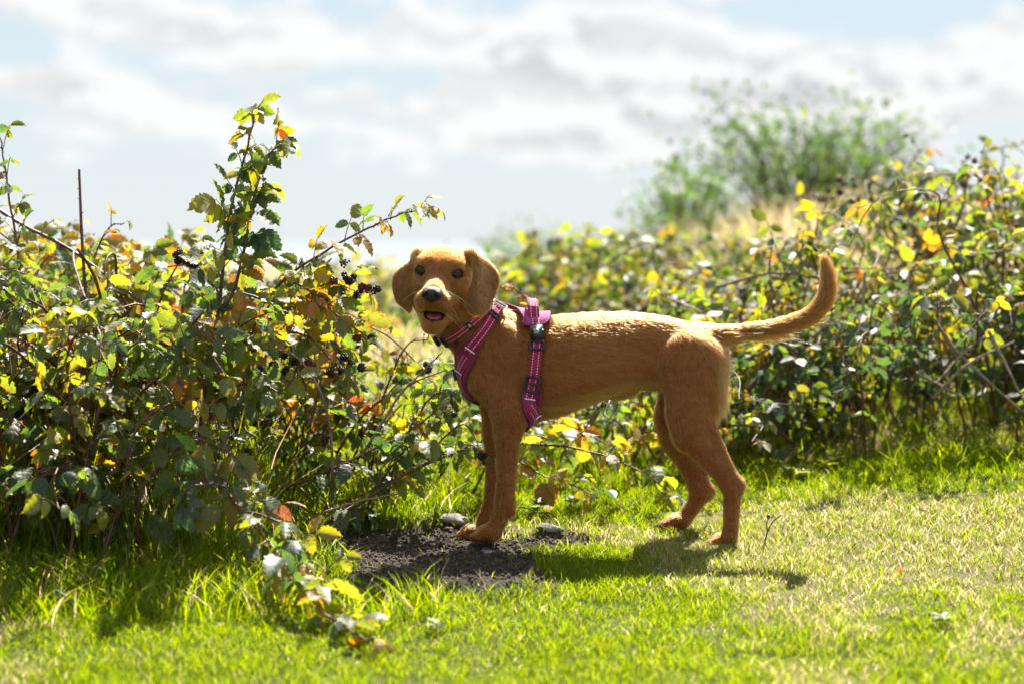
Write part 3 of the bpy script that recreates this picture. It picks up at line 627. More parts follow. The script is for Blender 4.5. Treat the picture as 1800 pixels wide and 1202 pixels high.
# ---- hedge across the middle distance
mh = Bush('bramble_hedge', 'low out of focus bramble hedge behind the puppy back', 'bramble', gz(1050, 7.9), 32, fine=False)
fill(mh, 105, 800, 1330, 7.0, 8.8, [(840, 520), (900, 455), (960, 440), (1060, 430), (1150, 420), (1250, 410), (1350, 420)], reach=(.15, .45), hue=(.47, .11), spacing=.044, size=.050, thorns=False, r0=.0035, brn=.4, berries=.2)
mh.finish()
fb = Bush('field_bramble', 'pale yellow bramble clump in the field left of the puppy head', 'bramble', gz(600, 9.0), 33, fine=False, leafcap=150)
fill(fb, 34, 380, 860, 8.2, 9.6, [(380, 470), (480, 462), (560, 455), (660, 470), (760, 480), (860, 470)], reach=(.15, .5), hue=(.55, .1), spacing=.06, size=.05, thorns=False, r0=.003, brn=.15)
fb.finish()

# ---- two shrubs on the bank, far out of focus
m_twig = stem_mat('grey_twig', [(.3, (.05, .045, .035)), (.6, (.10, .085, .06)), (.8, (.14, .12, .09))], .8)
def shrub(name, label, px0, px1, Yd, top, seed, nb, dens):
    s_ = Bush(name, label, 'shrub', gz((px0 + px1) / 2, Yd), seed, 'shrubs on the bank', fine=False, leafcap=120); r = s_.r; b_ = s_.b
    tr0 = Acc()
    for i in range(nb):
        px = r.uniform(px0, px1); Y_ = Yd + r.uniform(-.8, .8); zt = CZ - (contour(px, top) - HZ) * Yd / F; tip = np.array([(px - 900) * Y_ / F, Y_, b_[2] + (zt - b_[2]) * r.uniform(.55, 1.08)])
        root = np.array([b_[0] + (tip[0] - b_[0]) * .35, Yd + (Y_ - Yd) * .3, 0]); root[2] = ground(root[0], root[1]) - .03
        mid = root * .45 + tip * .55 + np.array([(root[0] - tip[0]) * .15, 0, .08]); C = catmull([root, mid, tip], 18)
        tr0.add(*tube_np(C, np.linspace(.007, .0012, 18), 5))
        for j in range(dens):
            i_ = r.randint(5, 18); p_ = C[i_] + r.normal(0, .075, 3); ax = (C[min(17, i_ + 1)] - C[i_ - 1]); ax = ax / np.linalg.norm(ax) + r.normal(0, .6, 3)
            s_.leaf(p_, ax, r.normal(0, .6, 3) + [0, 0, 1], r.uniform(.022, .042), np.clip(r.normal(.25, .09), 0, 1), .3)
    s_.part('limbs', tr0.mesh('limbs', m_twig))
    a_ = Acc(); a_.add(*tube_np(np.array([b_ + [0, 0, -.1], b_ + [.02, 0, .1], b_ + [0, .03, .28]]), [.035, .03, .015], 8)); s_.part('trunk', a_.mesh('trunk', m_twig))
    s_.finish()
shrub('willow_shrub', 'larger loose grey green shrub on the skyline right of centre', 1215, 1640, 10.2, [(1200, 330), (1240, 230), (1290, 200), (1340, 190), (1420, 230), (1500, 215), (1560, 200), (1620, 215), (1680, 300)], 41, 90, 32)
shrub('willow_shrub', 'smaller loose grey green shrub left of the larger one on the skyline', 1125, 1270, 10.0, [(1100, 370), (1150, 330), (1190, 290), (1230, 300), (1270, 350)], 42, 26, 46)
shrub('hedge_shrub', 'faint out of focus shrub just above the puppy ears', 850, 990, 13.0, [(850, 420), (900, 405), (940, 400), (990, 415)], 43, 18, 30)
# ------------------------------------------------------------------ stones, clods, twigs on the soil
m_stone = stem_mat('grey_stone', [(.3, (.10, .09, .085)), (.55, (.20, .185, .175)), (.75, (.34, .32, .30))], .85)
m_clod = stem_mat('brown_clod', [(.3, (.03, .02, .015)), (.55, (.075, .05, .038)), (.75, (.15, .10, .08))], .9)
def rock(seed, sx, sy, sz, sub=3):
    V, T = ico(1, sub); r = np.random.RandomState(seed); o3 = r.uniform(0, 50, 3)
    n_ = vnoise(V[:, 0] * 1.7 + o3[0], V[:, 1] * 1.7 + V[:, 2] * 1.3 + o3[1], seed) + .5 * vnoise(V[:, 0] * 4 + o3[2], V[:, 2] * 4 + V[:, 1] * 3, seed + 1)
    d_ = r.normal(0, 1, (6, 3)); d_ /= np.linalg.norm(d_, axis=1)[:, None]
    V = V * (.8 + .35 * (n_ - .6))[:, None]
    for k in d_: V = V - np.maximum(V @ k - .62, 0)[:, None] * k * .85
    return V * [sx, sy, sz], T
def stone(px, Yd, sx, sy, sz, seed, label, mat, rz=0.0, sink=.35, group=None):
    b_ = gz(px, Yd); V, T = rock(seed, sx, sy, sz); o_ = obj('stone', mesh_np('stone', V, T, mat, False)); o_.location = (b_[0], b_[1], b_[2] + sz * (1 - sink) - .2 * sz); o_.rotation_euler = (0.1, .1, rz)
    tag(o_, label, 'stone', group); return o_
stone(800, 4.97, .040, .030, .014, 1, 'pale grey stone just behind the puppy far front paw', m_stone, .3)
stone(968, 4.86, .034, .022, .012, 2, 'flat grey stone right of the puppy front paws at the grass edge', m_stone, .2)
stone(668, 4.84, .030, .02, .012, 3, 'brown flat stone at the left end of the soil patch', m_clod, -.5)
stone(862, 4.68, .024, .014, .006, 4, 'thin flat stone lying in shade just below the near front paw', m_stone, .1)
stone(742, 4.50, .016, .012, .007, 5, 'largest of the small brown stones on the dark soil', m_clod, .4)
stone(724, 4.50, .013, .010, .007, 6, 'small rounded stone at the middle of the dark soil', m_clod, 1.4)
stone(782, 4.44, .010, .009, .006, 7, 'little brown pebble low on the dark soil', m_clod, 2.0)
stone(733, 4.40, .009, .008, .005, 8, 'smallest loose pebble nearest the camera on the soil', m_clod, .9)
# crumbs of earth and gravel
r = np.random.RandomState(77); ac = Acc(); cv, ct = ico(1, 1); n = 0
while n < 5200:
    x_, y_ = r.uniform(-.42, .3), r.uniform(4.3, 5.0)
    if r.rand() > float(soil_mask(x_, y_)): continue
    s_ = r.gamma(1.6, .0008) + .0006 + (.004 * r.rand() if r.rand() < .02 else 0); ac.add(cv * s_ * r.uniform(.6, 1.3, 3) * (1 + r.normal(0, .12, (len(cv), 1))) + [x_, y_, float(ground(x_, y_)) + s_ * .4], ct); n += 1
g_ = obj('soil_crumbs', ac.mesh('soil_crumbs', m_clod, False)); tag(g_, 'loose crumbs of earth and gravel on the bare patch', 'soil', kind='stuff')
# small dead twig standing in the lawn by the hind paw
tw = empty('dead_twig', gz(1342, 4.72)); tag(tw, 'small dark dead weed stalk standing in the lawn right of the hind paw', 'twig')
b_ = gz(1342, 4.72); a_ = Acc(); a_.add(*tube_np(catmull([b_ + [0, 0, -.01], b_ + [.006, 0, .02], b_ + [.018, 0, .045], b_ + [.034, 0, .058]], 12), np.linspace(.0018, .0010, 12), 5))
a_.add(*tube_np(catmull([b_ + [.008, 0, .026], b_ + [.006, -.004, .042], b_ + [.010, -.004, .055]], 8), np.linspace(.0012, .0008, 8), 5))
o_ = obj('stalk', a_.mesh('stalk', m_cane), tw); o_.location = -tw.location
V, T = rock(31, .005, .005, .006, 2); o_ = obj('seed_head', mesh_np('seed_head', V, T, m_cane, False), tw); o_.location = (.009, -.004, .056)

# low broad leaved weeds in the turf and fallen leaves
def weed(px, Yd, label, n, size, hue, seed):
    r = np.random.RandomState(seed); b_ = gz(px, Yd); w_ = empty('lawn_weed', b_); tag(w_, label, 'weed', 'weeds in the turf')
    for i in range(n):
        a = i * 2 * np.pi / n + r.normal(0, .25); ax = Vector((math.cos(a), math.sin(a), r.uniform(.35, .9))).normalized(); nz_ = Vector((-ax.x * .5, -ax.y * .5, 1)); nz_ = (nz_ - ax * nz_.dot(ax)).normalized(); sd = nz_.cross(ax); sz = size * r.uniform(.7, 1.2)
        o_ = bpy.data.objects.new('leaf', LEAF_ME[r.randint(8)]); COL.objects.link(o_); o_.parent = w_
        m4 = Matrix.Identity(4)
        for k in range(3): m4[k][0] = ax[k] * sz; m4[k][1] = sd[k] * sz * .8; m4[k][2] = nz_[k] * sz
        m4[2][3] = r.uniform(.004, .02); o_.matrix_basis = m4; o_.color = (hue + r.normal(0, .05), r.rand(), .1, 1)
weed(945, 4.97, 'pale leafy weed just right of the puppy front legs', 7, .045, .42, 1)
weed(1010, 5.05, 'small weed by the flat stone under the puppy belly', 6, .035, .45, 2)
weed(1395, 5.28, 'leafy weed at the grass edge right of the hind legs', 8, .05, .5, 3)
weed(1450, 5.35, 'yellowing weed at the foot of the right thicket', 7, .05, .62, 4)
weed(640, 4.92, 'dark leafy weed at the left end of the bare soil', 6, .04, .3, 5)
weed(1660, 4.15, 'low green tuft of weed in the worn turf at lower right', 6, .03, .45, 6)
weed(770, 4.12, 'small weed in the bright turf below the bare soil', 5, .024, .45, 7)
def fallen(px, Yd, label, size, hue, rz, seed):
    b_ = gz(px, Yd); o_ = bpy.data.objects.new('fallen_leaf', LEAF_ME[seed % 8]); COL.objects.link(o_); o_.location = (b_[0], b_[1], b_[2] + .018); o_.rotation_euler = (-.5, .5, rz); o_.scale = (size,) * 3; o_.color = (hue, seed * .137 % 1, .9, 1); tag(o_, label, 'leaf')
fallen(1590, 4.50, 'brown dead leaf on the worn turf at right', .035, .95, 2.1, 2)
fallen(620, 4.02, 'dry brown leaf on the lawn beside the trailing bramble tip', .034, .93, 1.2, 5)
# ------------------------------------------------------------------ the dog: one continuous body grown from a smooth distance field
YD = 4.80
def P(px, py, dy=0.0): return W(px, py, YD + dy)
S = YD / F
yaw, pit, rol = math.radians(7), math.radians(10), math.radians(5)
hf = np.array([-math.sin(yaw) * math.cos(pit), -math.cos(yaw) * math.cos(pit), -math.sin(pit)])
hs_ = np.array([math.cos(yaw), -math.sin(yaw), 0.0]); hu = np.cross(hf, hs_)
hs2 = hs_ * math.cos(rol) - hu * math.sin(rol); hu = hu * math.cos(rol) + hs_ * math.sin(rol); hs_ = hs2
HO = P(771, 480, -0.095)
def H(s, f, u): return HO + hs_ * s + hf * f + hu * u
HM = np.stack([hs_, hf, hu])              # rows: head axes

class Prim:
    def __init__(s, k=.02, flow=(1, 0, -.25), ln=.008, tone=0.0, sub=False, grp='body'):
        s.k = k; s.flow = np.array(flow, float); s.ln = ln; s.tone = tone; s.sub = sub; s.grp = grp
class Cone(Prim):
    def __init__(s, a, b, ra, rb, sy=1.0, **kw):
        super().__init__(**kw); s.a = np.array(a, float); s.b = np.array(b, float); s.ra, s.rb, s.sy = ra, rb, sy
        m = max(ra, rb) * max(1, sy); s.lo = np.minimum(s.a, s.b) - m; s.hi = np.maximum(s.a, s.b) + m
        if 'flow' not in kw: s.flow = (s.b - s.a) / (np.linalg.norm(s.b - s.a) + 1e-9)
    def d(s, p):
        q = np.array([1, 1 / s.sy, 1]); pp = p * q; a = s.a * q; b = s.b * q; ba = b - a
        t = np.clip(((pp - a) @ ba) / (ba @ ba), 0, 1)
        e = pp - a - t[:, None] * ba
        return (np.sqrt((e * e).sum(1)) - (s.ra + (s.rb - s.ra) * t)) * min(1, s.sy)
class Ell(Prim):
    def __init__(s, c, r, M=None, **kw):
        super().__init__(**kw); s.c = np.array(c, float); s.r = np.array(r, float); s.M = np.eye(3) if M is None else M
        m = s.r.max(); s.lo = s.c - m; s.hi = s.c + m
    def d(s, p):
        q = (p - s.c) @ s.M.T
        k0 = np.sqrt(((q / s.r) ** 2).sum(1)); k1 = np.sqrt(((q / s.r ** 2) ** 2).sum(1)) + 1e-9
        return k0 * (k0 - 1) / k1
class Torso(Prim):
    def __init__(s, rows, **kw):
        super().__init__(**kw); r = catmull(rows, 80)
        s.x = (r[:, 0] - 900) * S; s.zt = CZ - (r[:, 1] - HZ) * S; s.zb = CZ - (r[:, 2] - HZ) * S; s.w = r[:, 3]
        s.lo = np.array([s.x[0], YD - .1, s.zb.min()]); s.hi = np.array([s.x[-1], YD + .1, s.zt.max()])
    def d(s, p):
        x = np.clip(p[:, 0], s.x[0], s.x[-1]); ex = p[:, 0] - x
        zt = np.interp(x, s.x, s.zt); zb = np.interp(x, s.x, s.zb); ww = np.interp(x, s.x, s.w)
        zc = (zt + zb) / 2 + .004; hz = (zt - zb) / 2
        dz = (p[:, 2] - zc) / hz; dy = (p[:, 1] - YD) / (ww * (1 - .14 * np.clip(dz, -1, 1)))
        k0 = (np.abs(dz) ** 2.25 + np.abs(dy) ** 2.25) ** (1 / 2.25)
        dd = (k0 - 1) * np.minimum(hz, ww)
        return np.where(np.abs(ex) > 1e-6, np.sqrt(np.maximum(dd, 0) ** 2 + ex ** 2), dd)
class Flap(Prim):
    """an ear: a thick curved sheet with a drawn outline"""
    def __init__(s, poly, y0, th, **kw):
        super().__init__(**kw); q = np.array([[*p_] for p_ in poly], float)
        q = np.vstack([q, q[:1]]); q = catmull(q, 44)[:-1]
        s.q = np.stack([(q[:, 0] - 900) * (YD - .04) / F, CZ - (q[:, 1] - HZ) * (YD - .04) / F], 1); s.y0 = y0; s.th = th
        s.lo = np.array([s.q[:, 0].min(), YD - .13, s.q[:, 1].min()]); s.hi = np.array([s.q[:, 0].max(), YD + .06, s.q[:, 1].max()])
    def d(s, p):
        v = p[:, [0, 2]]; best = np.full(len(p), 1e9); ins = np.zeros(len(p), bool)
        n = len(s.q)
        for i in range(n):
            a = s.q[i]; b = s.q[(i + 1) % n]; e = b - a; w_ = v - a
            t = np.clip((w_ @ e) / (e @ e), 0, 1); dd = w_ - t[:, None] * e; best = np.minimum(best, (dd * dd).sum(1))
            c = ((a[1] > v[:, 1]) != (b[1] > v[:, 1])) & (v[:, 0] < (b[0] - a[0]) * (v[:, 1] - a[1]) / (b[1] - a[1] + 1e-12) + a[0]); ins ^= c
        d2 = np.sqrt(best) * np.where(ins, -1, 1)
        rr = s.th * .9
        e = np.abs(p[:, 1] - s.y0(p[:, 0], p[:, 2])) - s.th
        a = d2 + rr; b = e * .8 + rr
        return np.minimum(np.maximum(a, b), 0) + np.sqrt(np.maximum(a, 0) ** 2 + np.maximum(b, 0) ** 2) - rr

PR = []
def add(p): PR.append(p); return p
def rc(*a, **k): return add(Cone(*a, **k))
# torso: photo column, back row, belly row, half width
add(Torso([(838, 594, 690, .044), (862, 571, 718, .058), (892, 562, 735, .062), (930, 561, 742, .066), (975, 559, 736, .074), (1020, 556, 720, .075), (1060, 554, 704, .067),
           (1100, 554, 692, .056), (1140, 557, 688, .045), (1180, 564, 692, .044), (1215, 574, 698, .053), (1245, 586, 698, .048), (1262, 606, 690, .036)], k=.02, flow=(1, 0, -.22), ln=.011, grp='trunk'))
add(Ell(P(850, 650, 0), (.052, .054, .062), k=.03, flow=(.3, 0, -1), ln=.010, grp='trunk'))
rc(P(792, 528, -.042), P(858, 612, 0), .043, .060, k=.03, ln=.010, grp='neck')
rc(P(832, 560, -.012), P(905, 586, 0), .036, .032, k=.03, ln=.010, grp='neck')
# rump, breech
add(Ell(P(1230, 642, 0), (.044, .046, .074), k=.03, flow=(.5, 0, -1), ln=.010, grp='trunk'))
for sg in (-1, 1):
    rc(P(1250, 622, sg * .026), P(1252, 700, sg * .032), .020, .023, k=.02, flow=(.35, 0, -1), ln=.014, tone=.35)
    add(Ell(P(1240, 628, sg * .046), (.020, .013, .017), k=.012, flow=(.5, 0, -1), ln=.010))
# sheath and flank fold
rc(P(1104, 690), P(1080, 696), .008, .005, k=.02, flow=(1, 0, -.5), ln=.010, tone=.3)
def foreleg(sg, off, up, paw):
    y = lambda v: sg * v
    add(Ell(P(888 + off * .3, 630, y(.050)), (.032, .024, .070), k=.014, flow=(.45, 0, -1), ln=.008))
    rc(P(852 + off * .5, 668, y(.052)), P(903 + off * .6, 722, y(.060)), .035, .030, sy=.75, k=.012, flow=(.4, 0, -1), ln=.0075)
    c = [(892, 728, .034), (892, 760, .0275), (892, 800, .0210), (890, 845, .0185), (886, 885, .0180), (878, 912, .0160), (866, 933, .0160)]
    for (x0, y0, r0), (x1, y1, r1) in zip(c[:-1], c[1:]):
        s0 = off * min(1, (y0 - 640) / 110); s1 = off * min(1, (y1 - 640) / 110)
        rc(P(x0 + s0, y0 + up * max(0, (y0 - 800) / 130), y(.058)), P(x1 + s1 + paw * (y1 > 900), y1 + up * max(0, (y1 - 800) / 130), y(.056)), r0, r1, k=.014 if y0 < 740 else .003, flow=(.1, 0, -1), ln=.006, sy=.88)
    rc(P(908 + off, 738, y(.060)), P(903 + off, 762, y(.058)), .022, .010, k=.015, flow=(.1, 0, -1), ln=.006)
    rc(P(896 + off, 880 + up, y(.057)), P(901 + off, 901 + up, y(.057)), .008, .0065, k=.012, flow=(.2, 0, -1), ln=.006)
    px_, py_ = 856 + off + paw, 936 + up
    add(Ell(P(px_, py_ + 1, y(.055)), (.025, .022, .0165), k=.012, flow=(-1, 0, -.4), ln=.005))
    for j, (o_, l_) in enumerate(((-.0185, 18), (-.0063, 24), (.0063, 24), (.0185, 18))):
        rc(P(px_ - 4, py_ - 1, y(.055) + o_ * .8), P(px_ - l_ + 3, py_ + 7, y(.055) + o_), .0115, .0095, k=.003, flow=(-1, 0, -.5), ln=.004)
foreleg(-1, 0, 0, 0); foreleg(1, -20, -3, -4)
def hindleg(sg, kn, hk, mt, ft, dyw):
    y = sg * .046; y2 = sg * dyw
    rc(P(1210, 640, sg * .042), P(kn[0] + 6, kn[1] - 30, sg * .050), .062, .039, sy=.52, k=.011, flow=(.35, 0, -1), ln=.008)
    rc(P(1235, 648, sg * .036), P(kn[0] + 33, kn[1] - 42, sg * .044), .041, .023, sy=.6, k=.014, flow=(.3, 0, -1), ln=.010)
    rc(P(kn[0], kn[1] - 36, sg * .051), P(kn[0] + 6, kn[1] + 4, y2), .035, .031, sy=.66, k=.014, flow=(.4, 0, -1), ln=.007)
    rc(P(kn[0] + 6, kn[1], y2), P(hk[0] - 14, hk[1] - 6, y2), .0315, .0175, sy=.7, k=.010, ln=.006)
    rc(P(kn[0] + 46, kn[1] - 12, y2), P(hk[0] - 4, hk[1] - 8, y2), .009, .0065, sy=.9, k=.010, ln=.006)
    rc(P(hk[0] - 15, hk[1] - 6, y2), P(*hk, y2), .0175, .0140, sy=.8, k=.012, ln=.005)
    rc(P(hk[0] - 9, hk[1] + 4, y2), P(*mt, y2), .0175, .0145, sy=.85, k=.012, ln=.005)
    add(Ell(P(ft[0] + 6, ft[1] - 5, y2), (.024, .021, .0150), k=.012, flow=(-1, 0, -.4), ln=.005))
    for o_, l_ in ((-.0175, 17), (-.006, 22), (.006, 22), (.0175, 17)):
        rc(P(ft[0] + 2, ft[1] - 6, y2 + o_ * .8), P(ft[0] - l_ + 4, ft[1] + 2, y2 + o_), .0108, .009, k=.006, flow=(-1, 0, -.5), ln=.004)
hindleg(-1, (1206, 762), (1297, 852), (1284, 936), (1266, 953), .052)
hindleg(1, (1184, 768), (1244, 862), (1202, 912), (1184, 920), .064)
# tail
TL = [(1238, 592, .0, .022), (1268, 591, .0, .0165), (1310, 582, .0, .0135), (1350, 578, -.002, .0138), (1390, 569, -.004, .0148), (1424, 554, -.004, .0155), (1446, 530, -.002, .0155), (1455, 503, 0, .0145), (1454, 478, .002, .0115), (1450, 458, .003, .007)]
TLC = catmull(np.array(TL), 34); TLW = np.array([P(a, b, c_) for a, b, c_, _ in TLC])
for i in range(33):
    rc(TLW[i], TLW[i + 1], TLC[i][3], TLC[i + 1][3], k=.012 if i < 6 else .0012, ln=.009 + .005 * min(1, i / 14), tone=-.3 - .02 * i, grp='tail')
# head
add(Ell(H(0, -.050, -.002), (.0550, .064, .0385), HM, k=.02, flow=-hf + hu * .1, ln=.0055, grp='head'))
add(Ell(H(0, -.052, .010), (.057, .046, .0255), HM, k=.02, flow=-hf + hu * .3, ln=.0055, grp='head'))
add(Ell(H(0, -.044, .008), (.044, .036, .0285), HM, k=.02, flow=-hf + hu * .6, ln=.005, grp='head'))
for sg in (-1, 1):
    add(Ell(H(sg * .0265, -.022, .0135), (.018, .018, .0130), HM, k=.018, flow=hu - hf * .4 + hs_ * sg * .5, ln=.0045, tone=.1, grp='head'))
    add(Ell(H(sg * .0345, -.036, -.034), (.0195, .036, .033), HM, k=.025, flow=hs_ * sg * .6 - hf - hu * .4, ln=.006, grp='head'))
    add(Ell(H(sg * .029, -.016, -.027), (.015, .020, .018), HM, k=.018, flow=hs_ * sg - hf * .6 - hu * .4, ln=.0045, grp='head'))
rc(H(0, -.014, -.024), H(0, .050, -.033), .0300, .0225, k=.014, flow=-hf + hu * .12, ln=.0038, tone=.2, grp='head')
for sg in (-1, 1):
    rc(H(sg * .0170, .050, -.045), H(sg * .0215, .012, -.056), .0190, .0205, k=.007, flow=-hf + hs_ * sg * .5 - hu * .5, ln=.0042, tone=.15, grp='head')
rc(H(0, .062, -.036), H(0, .055, -.050), .015, .014, k=.01, flow=-hu, ln=.0032, tone=-.1, grp='head')
# lower jaw
for sg in (-1, 1):
    rc(H(sg * .026, -.035, -.064), H(sg * .010, .040, -.0965), .023, .0115, k=.015, flow=-hf - hu * .3, ln=.006, tone=.3, grp='head')
rc(H(0, -.02, -.075), H(0, .044, -.0975), .022, .0115, k=.012, flow=-hf - hu * .2, ln=.007, tone=.4, grp='head')
rc(H(0, -.045, -.050), P(812, 566, -.022), .044, .045, k=.03, flow=(.4, .2, -1), ln=.009, grp='neck')
# ears
EL = [(742, 437), (731, 450), (714, 465), (698, 476), (690, 489), (691, 511), (697, 530), (709, 541), (721, 549), (725, 541), (725.5, 515), (725, 492), (729, 468), (740, 450)]
ER = [(818, 442), (831, 437), (845, 449), (862, 461), (876, 478), (879, 492), (872, 515), (862, 539), (850, 551), (838, 553), (828, 549), (821, 538), (823, 515), (830, 495), (832, 475), (826, 457)]
exl = (726 - 900) * S; exr = (828 - 900) * S; zt_ = CZ - (440 - HZ) * S
earL = add(Flap(EL, lambda x, z: YD - .056 + .5 * (exl - x) + .02 * (zt_ - z) - .012 * np.sin((zt_ - z) * 26), .0046, k=.003, flow=(-.25, 0, -1), ln=.006, tone=-.8, grp='ear'))
earR = add(Flap(ER, lambda x, z: YD - .066 + .55 * np.maximum(x - exr - .012, 0) - .3 * np.minimum(x - exr, 0) - .006 * np.sin((x - exr) * 110) - .28 * (zt_ - z) - .008 * np.sin((zt_ - z) * 26), .0046, k=.003, flow=(.12, 0, -1), ln=.0065, tone=-.65, grp='ear'))
for sg, q_ in ((-1, P(738, 449, -.047)), (1, P(824, 452, -.050))):
    add(Ell(q_, (.013, .016, .013), k=.016, flow=hs_ * sg - hu * .6, ln=.006, tone=-.2, grp='head'))
# mouth opening and eye sockets
EYE = [H(-.0325, -.0080, -.0005), H(.0325, -.0080, -.0005)]
MOUTH = H(.001, .050, -.0755)
NOSE = H(0, .0735, -.027)
add(Ell(MOUTH, (.0195, .031, .0088), HM, k=.006, sub=True, grp='head'))
for e in EYE: add(Ell(e + hf * .004, (.0124, .0114, .0096), HM, k=.004, sub=True, grp='head'))

def sdf(p, groups=None, chunk=60000):
    p = np.asarray(p, float); outd = np.empty(len(p))
    for s0 in range(0, len(p), chunk):
        q = p[s0:s0 + chunk]; D = np.full(len(q), .5)
        for pr in PR:
            if groups and pr.grp not in groups: continue
            m_ = pr.k + .004 if groups is None else .2
            ix = np.nonzero(((q > pr.lo - m_) & (q < pr.hi + m_)).all(1))[0]
            if len(ix): D[ix] = combine(D[ix], pr.d(q[ix]), pr)
        outd[s0:s0 + chunk] = D
    return outd
def combine(D, dd, pr):
    k = pr.k
    if pr.sub:
        h_ = np.maximum(k - np.abs(D + dd), 0) / k; return np.maximum(D, -dd) + h_ * h_ * k * .25
    h_ = np.maximum(k - np.abs(D - dd), 0) / k; return np.minimum(D, dd) - h_ * h_ * k * .25
def grad(p, groups=None, e=.0015):
    g = np.stack([sdf(p + np.eye(3)[i] * e, groups) - sdf(p - np.eye(3)[i] * e, groups) for i in range(3)], 1)
    return g / (np.linalg.norm(g, axis=1)[:, None] + 1e-12)
def to_iso(p, off, groups=None, it=5):
    p = np.array(p, float)
    for _ in range(it):
        p = p - grad(p, groups, .003) * np.clip(sdf(p, groups) - off, -.03, .03)[:, None]
    return p
def nets(prims, lo, hi, h):
    """surface nets over a grid; returns vertices and quads"""
    n = np.ceil((hi - lo) / h).astype(int) + 1
    D = np.full(n, .5, np.float32); ax = [lo[i] + h * np.arange(n[i]) for i in range(3)]
    for pr in prims:
        m = pr.k + 3 * h
        a = np.maximum(((pr.lo - m - lo) / h).astype(int), 0); b = np.minimum(((pr.hi + m - lo) / h).astype(int) + 2, n)
        if (b <= a).any(): continue
        sl = tuple(slice(a[i], b[i]) for i in range(3))
        g = np.stack(np.meshgrid(*[ax[i][sl[i]] for i in range(3)], indexing='ij'), -1).reshape(-1, 3)
        sub = D[sl]; D[sl] = combine(sub.ravel(), pr.d(g), pr).reshape(sub.shape)
    return nets_grid(D, lo, h)
def nets_grid(D, lo, h):
    n = np.array(D.shape); ins = D < 0
    cnt = np.zeros(n - 1, np.int8)
    for i in (0, 1):
        for j in (0, 1):
            for k in (0, 1): cnt += ins[i:n[0] - 1 + i, j:n[1] - 1 + j, k:n[2] - 1 + k]
    act = (cnt > 0) & (cnt < 8); idx = np.argwhere(act)
    vid = np.full(n - 1, -1, np.int64); vid[act] = np.arange(len(idx))
    acc = np.zeros((len(idx), 3)); c = np.zeros(len(idx))
    corners = [(i, j, k) for i in (0, 1) for j in (0, 1) for k in (0, 1)]
    for a in corners:
        for ax_ in range(3):
            if a[ax_]: continue
            b = list(a); b[ax_] = 1
            da = D[idx[:, 0] + a[0], idx[:, 1] + a[1], idx[:, 2] + a[2]]; db = D[idx[:, 0] + b[0], idx[:, 1] + b[1], idx[:, 2] + b[2]]
            m = (da < 0) != (db < 0); t_ = np.where(m, da / np.where(m, da - db, 1), 0)
            pt = np.tile(np.array(a, float), (len(idx), 1)); pt[:, ax_] += t_
            acc[m] += pt[m]; c[m] += 1
    V = lo + h * (idx + acc / c[:, None])
    Q = []
    for ax_ in range(3):
        o1, o2 = [(1, 2), (2, 0), (0, 1)][ax_]
        A = np.moveaxis(ins, (ax_, o1, o2), (0, 1, 2)); Vd = np.moveaxis(vid, (ax_, o1, o2), (0, 1, 2))
        ch = A[:-1, 1:-1, 1:-1] != A[1:, 1:-1, 1:-1]; e = np.argwhere(ch); e[:, 1:] += 1
        q = np.stack([Vd[e[:, 0], e[:, 1] - 1, e[:, 2] - 1], Vd[e[:, 0], e[:, 1], e[:, 2] - 1], Vd[e[:, 0], e[:, 1], e[:, 2]], Vd[e[:, 0], e[:, 1] - 1, e[:, 2]]], 1)
        fl = ~A[e[:, 0], e[:, 1], e[:, 2]]; q[fl] = q[fl][:, ::-1]; Q.append(q)
    return V, np.concatenate(Q)

BLO = np.array([(682 - 900) * S, YD - .20, -.03]); BHI = np.array([(1490 - 900) * S, YD + .125, .62])
BV, BQ = nets(PR, BLO, BHI, .0026)
# relax a little
def relax(V, Q, it=2, lam=.5):
    E = np.concatenate([Q[:, [0, 1]], Q[:, [1, 2]], Q[:, [2, 3]], Q[:, [3, 0]]])
    for _ in range(it):
        s_ = np.zeros_like(V); c_ = np.zeros(len(V))
        for k in range(3): s_[:, k] = np.bincount(E[:, 0], V[E[:, 1], k], len(V)) + np.bincount(E[:, 1], V[E[:, 0], k], len(V))
        c_ = np.bincount(E[:, 0], minlength=len(V)) + np.bincount(E[:, 1], minlength=len(V))
        V = V + lam * (s_ / np.maximum(c_, 1)[:, None] - V)
    return V
BV = relax(BV, BQ, 2)
print('dog verts', len(BV))

dog = empty('dog', P(1050, 955, 0))
tag(dog, 'fox red puppy with drop ears, standing side on and looking at the camera', 'dog')
DOGP = np.array(dog.location)
def dobj(name, me, parent=None):
    o_ = bpy.data.objects.new(name, me); COL.objects.link(o_); o_.parent = parent or dog
    if parent is None: o_.location = -Vector(DOGP)
    return o_

def coat(p, nrm, d_i=None):
    """coat colour (linear) from where on the animal a point is"""
    # regional weights
    Wt = np.zeros(len(p)); tone = np.zeros(len(p)); ln = np.zeros(len(p)); fl = np.zeros((len(p), 3)); D = sdf(p)
    for pr in PR:
        if pr.sub: continue
        ix = np.nonzero(((p > pr.lo - .03) & (p < pr.hi + .03)).all(1))[0]
        if not len(ix): continue
        ww = np.exp(-np.clip(pr.d(p[ix]) - D[ix], 0, .2) / .0038); Wt[ix] += ww; tone[ix] += ww * pr.tone; ln[ix] += ww * pr.ln; fl[ix] += ww[:, None] * pr.flow / (np.linalg.norm(pr.flow) + 1e-9)
    Wt = np.maximum(Wt, 1e-9); tone /= Wt; ln = np.where(Wt > 1e-6, ln / Wt, .006)
    return tone, ln, fl
BASE = np.array([.30, .095, .0185]); LIGHT = np.array([.45, .20, .06]); DARK = np.array([.088, .022, .006])
def tone_col(t_):
    t_ = np.clip(t_, -1, 1)[:, None]
    return np.where(t_ > 0, BASE + (LIGHT - BASE) * t_, BASE + (DARK - BASE) * -t_)
def headc(p): return (p - HO) @ HM.T
